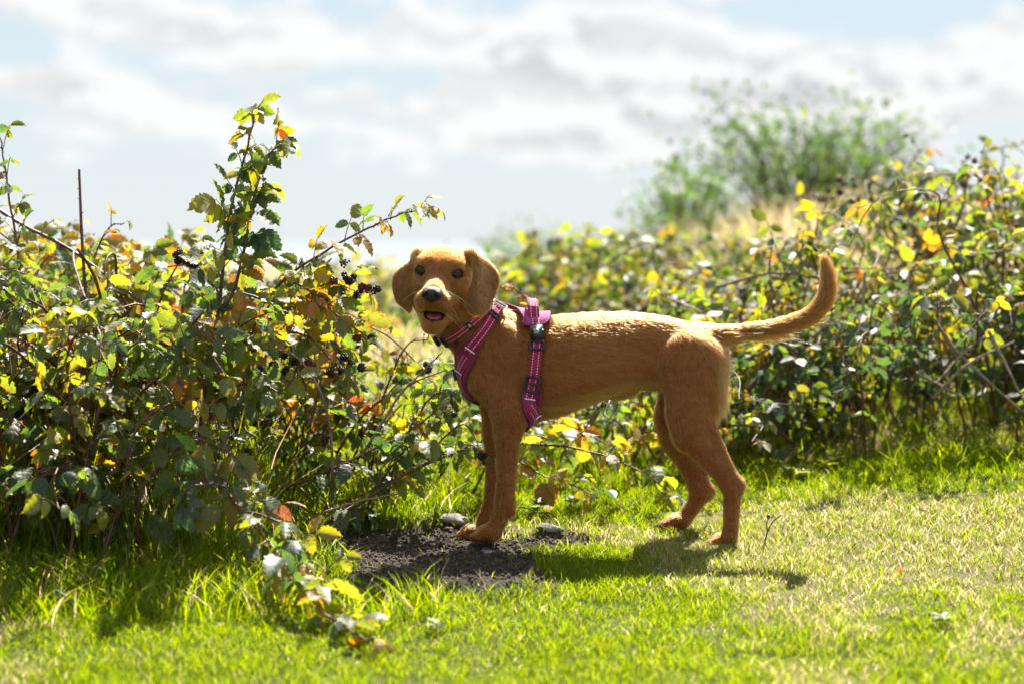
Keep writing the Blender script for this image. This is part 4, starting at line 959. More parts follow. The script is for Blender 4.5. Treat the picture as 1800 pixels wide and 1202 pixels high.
def dark_skin(p):
    """dark lips, eye rims, mouth lining: 0..1"""
    q = headc(p); m = np.zeros(len(p))
    for e in EYE: m = np.maximum(m, 1 - sstep(.0134, .0152, np.linalg.norm((p - e) * [1, .8, 1.27], axis=1)))
    c_ = (headc(MOUTH[None])[0]); r_ = np.sqrt((((q - c_) / [.0225, .040, .0118]) ** 2).sum(1)); m = np.maximum(m, 1 - sstep(.98, 1.10, r_))
    return m
tone, ln, fl = coat(BV, None)
skin = tone_col(tone) * .6; dk = dark_skin(BV)[:, None]
skin = skin * (1 - dk) + np.array([.018, .011, .010]) * dk
m_skin, t, o = mat_new('dog_undercoat')
at = t.add('ShaderNodeVertexColor', layer_name='tint'); p = t.add('ShaderNodeBsdfPrincipled'); p.inputs['Roughness'].default_value = .8; p.inputs['Specular IOR Level'].default_value = .08
t.l.new(at.outputs[0], p.inputs['Base Color']); t.l.new(p.outputs[0], o.inputs[0])
body = dobj('body', mesh_np('body', BV, BQ, m_skin, True, col=np.concatenate([skin, np.ones((len(skin), 1))], 1)))

# ---- fur as hair curves combed along the body
SNUG = []        # filled by the harness: functions that say where fur is pressed flat
def make_fur(N=300000):
    r = np.random.RandomState(5)
    T = np.concatenate([BQ[:, [0, 1, 2]], BQ[:, [0, 2, 3]]]); a, b, c_ = BV[T[:, 0]], BV[T[:, 1]], BV[T[:, 2]]
    cr = np.cross(b - a, c_ - a); ar = np.linalg.norm(cr, axis=1) / 2; nn = cr / (2 * ar[:, None] + 1e-15)
    cen = (a + b + c_) / 3; hd = np.linalg.norm(cen - H(0, -.01, -.03), axis=1)
    wgt = ar * (1 + 1.8 * (hd < .12)) * (1.25 - .6 * nn[:, 1]); pick = r.choice(len(T), N, p=wgt / wgt.sum())
    u, v = r.rand(N), r.rand(N); f_ = u + v > 1; u[f_] = 1 - u[f_]; v[f_] = 1 - v[f_]
    R0 = a[pick] + (b - a)[pick] * u[:, None] + (c_ - a)[pick] * v[:, None]
    fn_ = np.zeros_like(BV)
    for j_ in range(3):
        for k_ in range(3): fn_[:, k_] += np.bincount(T[:, j_], cr[:, k_], len(BV))
    fn_ /= np.linalg.norm(fn_, axis=1)[:, None] + 1e-12; tp_ = T[pick]
    nr = fn_[tp_[:, 0]] * (1 - u - v)[:, None] + fn_[tp_[:, 1]] * u[:, None] + fn_[tp_[:, 2]] * v[:, None]; nr /= np.linalg.norm(nr, axis=1)[:, None] + 1e-12
    k = dark_skin(R0) < .35
    k &= np.linalg.norm((R0 - NOSE) @ HM.T / [.0195, .02, .0165], axis=1) > 1
    for fn in SNUG: k &= ~fn(R0)
    R0, nr = R0[k], nr[k]; n = len(R0)
    tone, ln, fl = coat(R0, nr)
    # feathering under the tail and on the breech, wiry edge of the belly
    tp = ((R0[:, 0] > (1285 - 900) * S) & (R0[:, 2] > .38)); lower = np.clip(-nr[:, 2] + nr[:, 0] * .6, 0, 1)
    ln = np.where(tp, ln * (1 + .35 * lower), ln)
    tone = np.where(tp, tone + .2 * lower * (R0[:, 0] < (1440 - 900) * S), tone)
    br = sstep((1244 - 900) * S, (1262 - 900) * S, R0[:, 0]) * (R0[:, 2] < .41) * (R0[:, 2] > .245); ln = ln * (1 + .7 * br); tone = np.maximum(tone, .5 * br * sstep(-.1, .5, nr[:, 0]))
    bl = (R0[:, 2] < .36) & (R0[:, 2] > .26) & (nr[:, 2] < -.5) & (R0[:, 0] > -.02); ln = np.where(bl, ln * 1.15, ln); tone = np.where(bl, np.maximum(tone, .45), tone)
    q = headc(R0); tone = tone + .16 * (np.linalg.norm(q - [0, -.02, -.02], axis=1) < .085) - .20 * sstep(.004, .03, q[:, 2]) * (np.abs(q[:, 0]) < .05) * (q[:, 1] > -.11) * (np.linalg.norm(q, axis=1) < .13)
    tone = tone - .30 * sstep(.008, .016, np.abs(q[:, 0])) * (1 - sstep(.030, .040, np.abs(q[:, 0]))) * sstep(-.045, -.030, q[:, 2]) * (1 - sstep(-.006, .004, q[:, 2])) * (q[:, 1] > -.04) * (q[:, 1] < .02)  # brow shading painted into the coat tone beside the stop and under the eyes
    clump = vnoise(R0[:, 0] * 260 + R0[:, 1] * 120, R0[:, 2] * 260 - R0[:, 1] * 90, 9)
    clump2 = vnoise(R0[:, 0] * 60, R0[:, 2] * 90 + R0[:, 1] * 60, 10)
    streak = vnoise(R0[:, 0] * 70 + R0[:, 2] * 55, R0[:, 2] * 210 - R0[:, 0] * 60 + R0[:, 1] * 120, 14)
    tone = tone + .30 * (clump2 - .5) + .5 * (streak - .5) + r.normal(0, .3, n)
    fl = fl + .16 * np.stack([np.zeros(n), np.zeros(n), clump - .5], 1) * 2 + r.normal(0, .09, (n, 3))
    tg = fl - nr * (fl * nr).sum(1)[:, None]; tg /= np.linalg.norm(tg, axis=1)[:, None] + 1e-9
    L = ln * r.uniform(.65, 1.25, n); guard = r.rand(n) < .05; L = np.where(guard, L * 1.7, L); lift = r.uniform(.10, .30, n) + .20 * br + .10 * tp + .0011 / L + .14 * guard
    pts = []
    for tt in (0, .35, .7, 1.0):
        pts.append(R0 - nr * .0003 + (tg * (L * tt)[:, None]) + nr * (L * lift * (tt - .38 * tt * tt))[:, None] + np.array([0, 0, -1]) * (L * .06 * tt * tt)[:, None])
    pts = np.stack(pts, 1)
    hc = bpy.data.hair_curves.new('fur'); hc.add_curves([4] * n)
    hc.attributes['position'].data.foreach_set('vector', pts.astype(np.float32).ravel()) if 'position' in hc.attributes else hc.position_data.foreach_set('vector', pts.astype(np.float32).ravel())
    ra = hc.attributes.get('radius') or hc.attributes.new('radius', 'FLOAT', 'POINT')
    hw = np.where(hd[pick][k] < .12, .00019, .00026) * r.uniform(.8, 1.2, n)
    ra.data.foreach_set('value', (hw[:, None] * np.array([1, .95, .7, .22])).astype(np.float32).ravel())
    ca = hc.attributes.new('tint', 'FLOAT_COLOR', 'CURVE')
    col_ = np.clip(tone_col(tone) * r.uniform(.85, 1.15, n)[:, None], 0.005, .95)
    ca.data.foreach_set('color', np.concatenate([col_, np.ones((n, 1))], 1).astype(np.float32).ravel())
    m, t, o = mat_new('dog_fur')
    at = t.add('ShaderNodeAttribute', attribute_name='tint')
    hb = t.add('ShaderNodeBsdfHairPrincipled', parametrization='COLOR')
    t.l.new(at.outputs['Color'], hb.inputs['Color']); hb.inputs['Roughness'].default_value = .42; hb.inputs['IOR'].default_value = 1.38; hb.inputs['Radial Roughness'].default_value = .5
    t.l.new(hb.outputs[0], o.inputs[0]); hc.materials.append(m)
    print('hairs', n)
    return dobj('fur', hc)

# ---- eyes, nose, tongue, whiskers, claws
m_eye, t, o = mat_new('dark_eye')
g = t.add('ShaderNodeVertexColor', layer_name='tint'); p = t.add('ShaderNodeBsdfPrincipled'); p.inputs['Roughness'].default_value = .04; p.inputs['Specular IOR Level'].default_value = .4
t.l.new(g.outputs[0], p.inputs['Base Color']); t.l.new(p.outputs[0], o.inputs[0])
iV, iT = ico(1, 4)
for e in EYE:
    cf = iV[:, 1]     # local forward
    ir = np.where(cf[:, None] > .93, [.004, .003, .003], np.where(cf[:, None] > .50, [.045, .017, .006], [.012, .008, .007]))
    dobj('eye', mesh_np('eye', e + (iV * .0122) @ HM, iT, m_eye, True, col=np.concatenate([ir, np.ones((len(ir), 1))], 1)))
# nose leather with nostrils, from its own little field
NP = [Ell(NOSE, (.0185, .0125, .0118), HM, k=.004), Ell(NOSE + hu * .005 - hf * .004, (.0172, .0135, .0085), HM, k=.006), Ell(NOSE - hu * .008 + hf * .000, (.0085, .0095, .0090), HM, k=.006)]
for sg in (-1, 1):
    NP.append(Ell(NOSE + hs_ * sg * .0108 + hf * .006 - hu * .001, (.0085, .0075, .0085), HM, k=.004))
for sg in (-1, 1):
    NP.append(Ell(NOSE + hs_ * sg * .0088 + hf * .0125 - hu * .0005, (.0040, .0065, .0042), HM, k=.002, sub=True))
    NP.append(Ell(NOSE + hs_ * sg * .0140 + hf * .0110 - hu * .0035, (.0042, .0055, .0018), HM, k=.002, sub=True))
NP.append(Ell(NOSE + hf * .0135 - hu * .0065, (.0008, .004, .008), HM, k=.0015, sub=True))
nV, nQ = nets(NP, NOSE - .026, NOSE + .026, .0007)
m_nose = simple_mat('nose_leather', (.016, .012, .013), rough=.38, spec=.55, bump=.5, bscale=1500)
dobj('nose', mesh_np('nose', relax(nV, nQ, 2), nQ, m_nose))
# tongue: a low pink dome lying in the open mouth
tV, tT = ico(1, 4); tV = tV.copy(); tV[:, 2] -= .22 * np.exp(-(tV[:, 0] / .16) ** 2) * (tV[:, 2] > 0)
tq = tV * [.0160, .033, .0080] + [.001, .019, -.0800]
m_tongue = simple_mat('wet_tongue', (.33, .085, .095), rough=.3, spec=.5, bump=.35, bscale=900)
dobj('tongue', mesh_np('tongue', HO + tq @ HM, tT, m_tongue))
# eyelids: dark almond rims
m_lid = simple_mat('dark_eyelid', (.022, .013, .010), rough=.45, spec=.4)
for e in EYE:
    th_ = np.linspace(0, 2 * np.pi, 41); ss = .0102 * np.cos(th_); uu_ = np.where(np.sin(th_) > 0, .0068, .0072) * np.sin(th_) - .0005
    ff = np.sqrt(np.maximum(.0124 ** 2 - ss ** 2 - uu_ ** 2, 1e-6)) + .0004
    a_ = Acc(); a_.add(*tube_np(e + np.stack([ss, ff, uu_], 1) @ HM, np.where(np.sin(th_) > 0, .0017, .0012), 7)); dobj('eyelid', a_.mesh('eyelid', m_lid))
m_whisk = simple_mat('pale_whisker', (.75, .62, .42), rough=.4)
wa = Acc()
rw = np.random.RandomState(3)
for sg in (-1, 1):
    for i in range(6):
        b_ = H(sg * (.014 + .010 * rw.rand()), .055 - .035 * rw.rand(), -.036 - .026 * rw.rand())
        dr = hs_ * sg * rw.uniform(.6, 1.0) + hf * rw.uniform(-.1, .5) - hu * rw.uniform(-.05, .8); dr /= np.linalg.norm(dr); L_ = rw.uniform(.03, .065)
        st = to_iso([b_], 0)[0]
        pts = np.array([st + dr * L_ * k_ - hu * L_ * .35 * k_ ** 2 - hf * L_ * .3 * k_ ** 2 for k_ in np.linspace(0, 1, 7)])
        wa.add(*tube_np(pts, np.linspace(.00022, .00007, 7), 4))
for px_, py_, ex, ey in ((743, 452, 726, 449), (742, 455, 728, 452), (741, 501, 729, 498), (742, 503, 731, 500), (838, 505, 842, 498)):
    a_ = to_iso([P(px_, py_, -.1)], 0)[0]; b_ = a_ + (P(ex, ey, -.11) - P(px_, py_, -.1)); pts = np.array([a_ * (1 - k_) + b_ * k_ + hu * .003 * math.sin(k_ * 3) for k_ in np.linspace(0, 1, 5)])
    wa.add(*tube_np(pts, np.linspace(.0003, .0001, 5), 4))
dobj('whiskers', wa.mesh('whiskers', m_whisk))
m_claw = simple_mat('dark_claw', (.05, .035, .025), rough=.35)
def claws(px_, py_, yy, offs):
    for o_, l_ in offs:
        b_ = P(px_ - l_ + 4, py_, yy + o_) + [-.008, 0, -.001]; c_ = catmull([b_, b_ + [-.005, 0, -.0005], b_ + [-.009, 0, -.004]], 7)
        a_ = Acc(); a_.add(*tube_np(c_, np.linspace(.0022, .0006, 7), 6)); dobj('claw', a_.mesh('claw', m_claw))
FO = ((-.0185, 18), (-.0063, 24), (.0063, 24), (.0185, 18))
claws(856, 943, -.055, FO); claws(832, 940, .055, FO); claws(1266, 955, -.052, FO); claws(1184, 922, .064, FO)
# ------------------------------------------------------------------ harness and collar, laid on the body surface
TR = ('trunk', 'neck', 'body')
def near_seg_tester(path, half):
    path = np.asarray(path)
    def fn(p):
        lo = path.min(0) - half.max() - .01; hi = path.max(0) + half.max() + .01
        r_ = np.zeros(len(p), bool); ix = np.nonzero(((p > lo) & (p < hi)).all(1))[0]
        if len(ix):
            dd = ((p[ix][:, None] - path[None]) ** 2).sum(2); j = dd.argmin(1); r_[ix] = np.sqrt(dd[np.arange(len(ix)), j]) < half[j]
        return r_
    return fn
def sm3(A, it=2):
    A = np.array(A, float)
    for _ in range(it): A[1:-1] = (A[:-2] + 2 * A[1:-1] + A[2:]) / 4
    return A
def ribbon(ctrl, hw, off=.004, th=.0022, n=60, across=7, groups=TR, project=True, snug=True, hw2=None, taut=2, relift=0.0):
    """a strap: control points (n,3) pulled onto the body; returns frames for laying stitches and the mesh arrays.
    hw / hw2: half widths to either side along the path."""
    C = catmull(ctrl, n)
    if project: C = sm3(to_iso(C, off, groups), taut); C = sm3(to_iso(C, off, groups, 2), 1)
    T = np.gradient(C, axis=0); T /= np.linalg.norm(T, axis=1)[:, None] + 1e-12
    N = grad(C, groups, .004); N = N - T * (N * T).sum(1)[:, None]; N /= np.linalg.norm(N, axis=1)[:, None]; N = sm3(N, 3); N /= np.linalg.norm(N, axis=1)[:, None]
    B = np.cross(N, T)
    h1 = catmull(np.array(hw, float)[:, None], n)[:, 0] if np.ndim(hw) else np.full(n, hw)
    h2 = h1 if hw2 is None else (catmull(np.array(hw2, float)[:, None], n)[:, 0] if np.ndim(hw2) else np.full(n, hw2))
    a = np.linspace(-1, 1, across)
    wd = np.where(a[None] < 0, a[None] * h1[:, None], a[None] * h2[:, None])
    L = C[:, None] + B[:, None] * wd[..., None]
    if project:
        sh = L.shape; L = to_iso(L.reshape(-1, 3), off, groups, 3).reshape(sh)
    nn = grad(L.reshape(-1, 3), groups, .004).reshape(L.shape) if project else np.repeat(N[:, None], across, 1)
    bulge = (1 - .35 * np.abs(a) ** 4)[None, :, None]
    top = L + nn * th * bulge; bot = L - nn * .0015
    V = np.concatenate([top.reshape(-1, 3), bot.reshape(-1, 3)]); m = n * across
    q = [[i * across + j, i * across + j + 1, (i + 1) * across + j + 1, (i + 1) * across + j] for i in range(n - 1) for j in range(across - 1)]
    q += [[m + f_[3], m + f_[2], m + f_[1], m + f_[0]] for f_ in q]
    for i in range(n - 1):
        q.append([i * across, (i + 1) * across, m + (i + 1) * across, m + i * across])
        e = across - 1; q.append([(i + 1) * across + e, i * across + e, m + i * across + e, m + (i + 1) * across + e])
    for j in range(across - 1):
        q.append([j, m + j, m + j + 1, j + 1]); e = (n - 1) * across; q.append([e + j + 1, m + e + j + 1, m + e + j, e + j])
    if snug: SNUG.append(near_seg_tester(L[:, across // 2], np.maximum(h1, h2) * .96 + .001)) if max(h1.max(), h2.max()) < .02 else [SNUG.append(near_seg_tester(L[:, j], (h1 + h2) / across * .8 + .001)) for j in range(across)]
    uv = np.tile(np.stack(np.meshgrid(np.linspace(0, 1, n), np.linspace(0, 1, across), indexing='ij'), -1).reshape(-1, 2), (2, 1))
    return dict(V=V, Q=np.array(q), top=top, C=C, T=T, N=nn, B=B, uv=uv, n=n, ac=across)
def line_on(rb, lat, off=.0006):
    """polyline along a ribbon at lateral position lat (-1..1)"""
    j = (lat + 1) / 2 * (rb['ac'] - 1); a = int(min(j, rb['ac'] - 2)); f_ = j - a
    return rb['top'][:, a] * (1 - f_) + rb['top'][:, a + 1] * f_ + rb['N'][:, a] * off
def resamp(L, n):
    s_ = np.concatenate([[0], np.cumsum(np.linalg.norm(np.diff(L, axis=0), axis=1))]); t_ = np.linspace(0, s_[-1], n)
    return np.stack([np.interp(t_, s_, L[:, k]) for k in range(3)], 1), s_[-1]
def stitches(acc, rb, lat, pitch=.0052, dash=.0036, wd=.0011, t0=0, t1=1):
    L = line_on(rb, lat); n = len(L); L = L[int(t0 * (n - 1)):int(t1 * (n - 1)) + 1]
    _, ln_ = resamp(L, 3); k = max(2, int(ln_ / pitch)); pts, _ = resamp(L, k * 6 + 1)
    for i in range(k):
        acc.add(*tube_np(pts[i * 6:i * 6 + 4], [wd * .5, wd * .75, wd * .75, wd * .5], 5))
def piping(L, r_=.0016, n=40): return tube_np(resamp(L, n)[0], r_, 7)
def web_mat(name, col, weave=True, rough=.6):
    m, t, o = mat_new(name); p = t.add('ShaderNodeBsdfPrincipled'); p.inputs['Roughness'].default_value = rough; p.inputs['Specular IOR Level'].default_value = .3
    p.inputs['Sheen Weight'].default_value = .25
    c = t.add('ShaderNodeTexCoord').outputs['Object']; nz = t.noise(c, 60, 4)
    if weave:
        u = t.add('ShaderNodeTexCoord').outputs['UV']; wvn = t.add('ShaderNodeTexWave', wave_type='BANDS', bands_direction='X'); t.l.new(u, wvn.inputs['Vector'])
        wvn.inputs['Scale'].default_value = 22; wvn.inputs['Distortion'].default_value = .4
        f_ = t.math('MULTIPLY_ADD', wvn.outputs['Fac'], .45, t.math('MULTIPLY', nz, .4)); h_ = wvn.outputs['Fac']
    else: f_ = nz; h_ = t.noise(c, 900, 2)
    t.l.new(t.mix(f_, [x * .68 for x in col] + [1], [min(1, x * 1.2) for x in col] + [1]), p.inputs['Base Color'])
    b = t.add('ShaderNodeBump'); b.inputs['Strength'].default_value = .35; b.inputs['Distance'].default_value = .001; t.l.new(h_, b.inputs['Height']); t.l.new(b.outputs[0], p.inputs['Normal'])
    t.l.new(p.outputs[0], o.inputs[0]); return m
m_web = web_mat('magenta_webbing', (.34, .003, .075)); m_pad = web_mat('purple_padding', (.21, .008, .08), False, .75); m_oxf = web_mat('magenta_fabric', (.24, .004, .06), False, .5)
m_collar = web_mat('crimson_webbing', (.28, .005, .042))
m_refl = simple_mat('reflective_piping', (.75, .75, .74), rough=.35, spec=.6); m_thread = simple_mat('white_thread', (.82, .80, .78), rough=.6)
m_plast = simple_mat('black_plastic', (.014, .014, .015), rough=.32, spec=.5); m_metal = simple_mat('steel', (.6, .6, .6), rough=.25, metal=1.0)
m_label = simple_mat('woven_label', (.015, .015, .015), rough=.7); m_print = simple_mat('pale_print', (.6, .6, .6), rough=.5)

harness = empty('dog_harness', P(900, 640, 0)); tag(harness, 'magenta padded dog harness with white stitching and black buckles on the puppy', 'harness')
collar = empty('dog_collar', P(800, 590, 0)); tag(collar, 'crimson webbing collar with white stitching round the puppy neck', 'collar')
def part(root, name, me):
    o_ = bpy.data.objects.new(name, me); COL.objects.link(o_); o_.parent = root; o_.location = -root.location; return o_
def rib_part(root, name, rb, mat): return part(root, name, mesh_np(name, rb['V'], rb['Q'], mat, True, uv=rb['uv']))
def sub(parent, name, me):
    o_ = bpy.data.objects.new(name, me); COL.objects.link(o_); o_.parent = parent; return o_
def mir(c): c = np.array(c, float); c[:, 1] = 2 * YD - c[:, 1]; return c
def pl(*a): return np.array([P(*x) for x in a])

def frame_box(acc, c, T, B, N, hl, hw, th, bar=.003, mid=True):
    """a slider: rectangular frame of round bars lying on the strap (hl along T, hw across B)"""
    k = [c + T * hl + B * hw, c + T * hl - B * hw, c - T * hl - B * hw, c - T * hl + B * hw]
    pts = []
    for i in range(4):
        a, b = k[i], k[(i + 1) % 4]; pts += [a * .86 + b * .14, a * .5 + b * .5, a * .14 + b * .86]
    pts = catmull(np.array(pts + [pts[0]]), 49)
    V, Q = tube_np(pts + N * th, bar, 8); acc.add(V, Q)
    if mid: acc.add(*tube_np(np.array([c + B * hw, c - B * hw]) + N * th * .7, bar * .9, 6))
def rbox(c, T, B, N, hl, hw, hn, bev=.0015):
    bm = bmesh.new(); bmesh.ops.create_cube(bm, size=2.0)
    for v in bm.verts: v.co = Vector((v.co.x * hl, v.co.y * hw, v.co.z * hn))
    bmesh.ops.bevel(bm, geom=bm.edges[:], offset=bev, segments=2, affect='EDGES')
    V = np.array([v.co[:] for v in bm.verts]); fs = [[v.index for v in f.verts] for f in bm.faces]; bm.free()
    V = c + V[:, :1] * T + V[:, 1:2] * B + V[:, 2:] * N
    return V, np.array([f for f in fs if len(f) == 4]), np.array([f for f in fs if len(f) == 3]).reshape(-1, 3)
def rbox_mesh(name, mat, *a, **k):
    V, q, t_ = rbox(*a, **k); return mesh_np(name, V, [x for x in (t_, q) if len(x)], mat, False)

# -- back panel along the spine and its pale piping
bp = ribbon(pl((866, 560), (885, 561), (906, 561), (922, 561), (936, 561), (950, 561), (962, 561), (968, 561)), [.012, .011, .015, .058, .088, .090, .066, .035], off=.0045, th=.0045, n=50, across=13, snug=True)
rib_part(harness, 'back_panel', bp, web_mat('pink_padding', (.36, .04, .2), False, .75))
for sd in (0, -1):
    part(harness, 'edge_binding', (lambda a: (a.add(*piping(bp['top'][:, sd], .0024, 60)), a.mesh('edge_binding', m_pad))[1])(Acc()))
# -- near and far shoulder straps, chest panel wings, girth straps
def side(far):
    fx = mir if far else (lambda c: np.array(c, float))
    dz = -.0008 if far else 0
    sh = ribbon(fx(pl((872, 549, -.02), (862, 556, -.045), (848, 577, -.06), (832, 602, -.066), (822, 618, -.062))), .0108, off=.0055 + dz, n=40)
    so = rib_part(harness, 'shoulder_strap', sh, m_web)
    ac = Acc(); stitches(ac, sh, -.52); stitches(ac, sh, .52); sub(so, 'stitching', ac.mesh('stitching', m_thread))
    # wing of the chest panel
    wing = ribbon(fx(pl((838, 596, -.066), (824, 618, -.063), (810, 640, -.050), (806, 662, -.042), (812, 684, -.036), (822, 706, -.028))), [.0125, .0165, .023, .021, .0145, .007], off=.0028 + dz, th=.0034, n=46, across=13)
    wo = rib_part(harness, 'chest_panel', wing, m_pad)
    inner = ribbon(fx(pl((829, 611, -.066), (822, 621, -.063), (809, 641, -.050), (805, 662, -.042), (811, 684, -.036), (818, 698, -.030))), [.0115, .0125, .0175, .0145, .010, .006], off=.0068 + dz, th=.0012, n=46, across=11, snug=False)
    io = rib_part(harness, 'panel_face', inner, m_oxf)
    web2 = ribbon(fx(pl((819, 626, -.062), (808, 644, -.050), (806, 652, -.046))), .0085, off=.0082 + dz, th=.0012, n=20, snug=False)
    w2 = rib_part(harness, 'inner_strap', web2, m_web)
    ac = Acc(); stitches(ac, web2, -.5, wd=.0009); stitches(ac, web2, .5, wd=.0009); sub(w2, 'stitching', ac.mesh('stitching', m_thread))
    for row in (3, 24):
        a_ = Acc(); Lr = inner['top'][row] + inner['N'][row] * .0012; a_.add(*piping(Lr, .0013, 24)); sub(wo, 'reflective_piping', a_.mesh('reflective_piping', m_refl))
    for e in (0, -1):
        a_ = Acc(); a_.add(*piping(wing['top'][:, e], .0022, 60)); sub(wo, 'edge_binding', a_.mesh('edge_binding', m_pad))
    # slider near the top of the shoulder strap, with a steel ring above
    a_ = Acc(); i = 11; c_ = sh['C'][i]; frame_box(a_, c_ + sh['N'][i, 3] * .003, sh['T'][i], sh['B'][i], sh['N'][i, 3], .0045, .0128, .001, .0024, False); part(harness, 'strap_slider', a_.mesh('strap_slider', m_plast))
    a_ = Acc(); i = 1; c_ = sh['C'][i]; frame_box(a_, c_ + sh['N'][i, 3] * .003, sh['T'][i], sh['B'][i], sh['N'][i, 3], .0060, .0140, .0015, .0016, False); part(harness, 'steel_ring', a_.mesh('steel_ring', m_metal))
    # girth
    gi = ribbon(fx(pl((941, 562, -.035), (943, 576, -.066), (941.5, 611, -.085), (938.5, 640, -.09), (935, 671, -.088), (931, 700, -.082), (926, 722, -.072), (921, 742, -.05))), .0108, off=.0062 + dz, n=60)
    go = rib_part(harness, 'girth_strap', gi, m_web)
    ac = Acc(); stitches(ac, gi, -.52); stitches(ac, gi, .52); sub(go, 'stitching', ac.mesh('stitching', m_thread))
    pad = ribbon(fx(pl((938, 686, -.085), (936, 702, -.08), (930, 722, -.07), (922, 742, -.05), (916, 752, -.02))), [.013, .0165, .0165, .013, .012], off=.0035 + dz, th=.003, n=36, across=11)
    po = rib_part(harness, 'girth_pad', pad, m_pad)
    face = ribbon(fx(pl((932, 700, -.08), (928, 718, -.07), (922, 738, -.05))), [.0115, .0115, .009], off=.0088 + dz, th=.0010, n=24, across=9, snug=False)
    fo = rib_part(harness, 'pad_face', face, m_oxf)
    for row in (1, 18):
        a_ = Acc(); a_.add(*piping(face['top'][row] + face['N'][row] * .001, .0013, 20)); sub(po, 'reflective_piping', a_.mesh('reflective_piping', m_refl))
    for e in (0, -1):
        a_ = Acc(); a_.add(*piping(pad['top'][:, e], .0021, 40)); sub(po, 'edge_binding', a_.mesh('edge_binding', m_pad))
    ac = Acc(); stitches(ac, face, 0, t0=.35, t1=.75); sub(fo, 'stitching', ac.mesh('stitching', m_thread))
    # sliders and side release buckle
    def at_z(rb, py): z_ = CZ - (py - HZ) * S; return int(np.abs(rb['C'][:, 2] - z_).argmin())
    i = at_z(gi, 672); a_ = Acc(); frame_box(a_, gi['C'][i] + gi['N'][i, 3] * .0035, gi['T'][i], gi['B'][i], gi['N'][i, 3], .0145, .0140, .001, .0026); part(harness, 'strap_slider', a_.mesh('strap_slider', m_plast))
    i = at_z(gi, 606); a_ = Acc(); frame_box(a_, gi['C'][i] + gi['N'][i, 3] * .0035, gi['T'][i], gi['B'][i], gi['N'][i, 3], .0085, .0135, .001, .0028, False); part(harness, 'strap_slider', a_.mesh('strap_slider', m_plast))
    i = at_z(gi, 585); T_, B_, N_ = gi['T'][i], gi['B'][i], gi['N'][i, 3]; c_ = gi['C'][i] + N_ * .0062
    bu = part(harness, 'buckle', rbox_mesh('buckle', m_plast, c_, T_, B_, N_, .0150, .0125, .0042, bev=.0013))
    sub(bu, 'buckle_plate', rbox_mesh('buckle_plate', simple_mat('buckle_plate', (.05, .055, .065), rough=.22, spec=.7), c_ + N_ * .0046, T_, B_, N_, .0078, .0072, .0008, bev=.0007))
    a_ = Acc()
    for q in (((-.5, -.45), (.05, .2), (.5, .5)), ((.5, -.45), (-.05, .1), (-.5, .45)), ((-.5, .1), (.1, -.1), (.55, -.1)), ((-.62, -.62), (.62, -.62), (.62, .62), (-.62, .62), (-.62, -.62))):
        a_.add(*tube_np(np.array([c_ + N_ * .0056 + T_ * (u_ * .0068) + B_ * (v_ * .0062) for v_, u_ in q]), .00042, 5))
    sub(bu, 'buckle_emblem', a_.mesh('buckle_emblem', m_metal))
    for sg in (-1, 1):
        sub(bu, 'release_tab', rbox_mesh('release_tab', m_plast, c_ + B_ * sg * .0118 + N_ * .0005, T_, B_, N_, .0060, .0025, .0032, bev=.0012))
side(False); side(True)
# black loop and strap end below the chest panel, small woven label
cb = ribbon(pl((812, 690, -.012), (822, 704, -.012), (838, 722, -.012)), .008, off=.005, th=.002, n=20, snug=False); rib_part(harness, 'chest_loop', cb, m_plast)
lb = ribbon(pl((786, 650, -.022), (790, 660, -.022), (797, 670, -.022)), .0052, off=.009, th=.001, n=10, snug=False); lo_ = rib_part(harness, 'woven_label', lb, m_label)
a_ = Acc(); a_.add(*tube_np(line_on(lb, .0)[2:-2], .0007, 5)); sub(lo_, 'label_print', a_.mesh('label_print', m_print))
# grab handle: a lifted loop over the back, and the lead ring lying on the spine
top0 = P(938, 553, 0); hdl = []
for k_ in np.linspace(-1, 1, 25):
    yy = .046 * k_; lift = .016 * (1 - abs(k_) ** 2.2) - .022 * max(0, abs(k_) - .7) / .3
    hdl.append(to_iso([np.array([P(940 - 4 * (1 - k_ * k_), 553)[0], YD + yy, .46 - .25 * yy * yy / .046])], .008)[0] + np.array([0, 0, lift + .004]))
hb_ = ribbon(np.array(hdl), .0112, th=.0024, n=50, project=False, snug=False)
ho = rib_part(harness, 'grab_handle', hb_, m_web); ac = Acc(); stitches(ac, hb_, -.5); stitches(ac, hb_, .5); sub(ho, 'stitching', ac.mesh('stitching', m_thread))
a_ = Acc(); rr_ = np.array([[math.cos(q) * .013, math.sin(q) * .010, 0] for q in np.linspace(0, 2 * math.pi, 29)])
a_.add(*tube_np(P(890, 545, -.004) + rr_ @ np.array([[.86, 0, -.5], [0, 1, 0], [.5, 0, .86]]), .0021, 7)); part(harness, 'lead_ring', a_.mesh('lead_ring', m_plast))
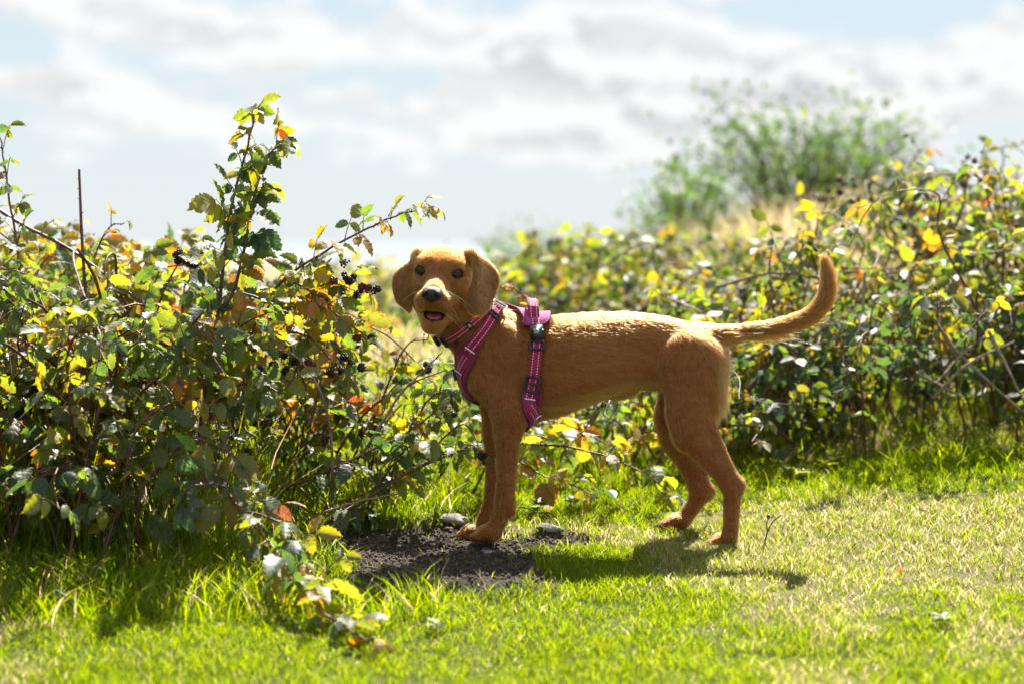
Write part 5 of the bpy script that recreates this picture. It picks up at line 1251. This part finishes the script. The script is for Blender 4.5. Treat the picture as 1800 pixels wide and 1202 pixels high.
# -- collar
cr_pts = [(842, 552, -.052), (826, 566, -.064), (808, 583, -.068), (790, 596, -.062), (774, 602, -.046), (764, 600, -.020), (764, 590, .008), (778, 572, .026), (800, 552, .032), (826, 535, .020), (846, 535, -.012), (850, 542, -.035), (842, 552, -.052)]
cr = ribbon(pl(*cr_pts), .0082, off=.0065, th=.002, n=110, groups=('neck',), taut=3)
co = rib_part(collar, 'collar_band', cr, m_collar); ac = Acc(); stitches(ac, cr, -.45, wd=.0009, pitch=.0048, dash=.003); stitches(ac, cr, .45, wd=.0009, pitch=.0048, dash=.003); sub(co, 'stitching', ac.mesh('stitching', m_thread))
def at_x(rb, px, lim=60): x_ = (px - 900) * (YD - .06) / F; return int(np.abs(rb['C'][:lim, 0] - x_).argmin())
i = at_x(cr, 770); T_, B_, N_ = cr['T'][i], cr['B'][i], cr['N'][i, 3]
bk = part(collar, 'collar_buckle', rbox_mesh('collar_buckle', m_plast, cr['C'][i] + N_ * .0055, T_, B_, N_, .0115, .0105, .0045, bev=.002))
i = at_x(cr, 783); a_ = Acc(); frame_box(a_, cr['C'][i] + cr['N'][i, 3] * .004, cr['T'][i], cr['B'][i], cr['N'][i, 3], .004, .0108, .001, .0020, False); part(collar, 'collar_slider', a_.mesh('collar_slider', m_plast))
i = at_x(cr, 797); T_, B_, N_ = cr['T'][i], cr['B'][i], cr['N'][i, 3]; c_ = cr['C'][i] + N_ * .004
a_ = Acc(); ang = np.linspace(-.2, math.pi + .2, 20); a_.add(*tube_np(np.array([c_ + T_ * math.cos(q) * .0105 - np.sign(B_[2]) * B_ * (math.sin(q) * .011 + .004) + N_ * .002 for q in ang]), .0015, 7)); part(collar, 'collar_ring', a_.mesh('collar_ring', m_plast))
i = at_x(cr, 826); T_, B_, N_ = cr['T'][i], cr['B'][i], cr['N'][i, 3]; c_ = cr['C'][i] + N_ * .0028
lt = part(collar, 'woven_tag', rbox_mesh('woven_tag', m_label, c_, T_, B_, N_, .0058, .0086, .0008, bev=.0006))
a_ = Acc()
for q in (((-.5, -.6), (.1, .0), (.5, .6)), ((.5, -.6), (-.1, .1), (-.5, .6)), ((-.6, .1), (.6, -.1))):
    a_.add(*tube_np(np.array([c_ + N_ * .0011 + T_ * (u_ * .0042) + B_ * (v_ * .0060) for u_, v_ in q]), .0006, 5))
sub(lt, 'tag_emblem', a_.mesh('tag_emblem', simple_mat('tag_thread', (.62, .56, .36), rough=.7)))
make_fur()
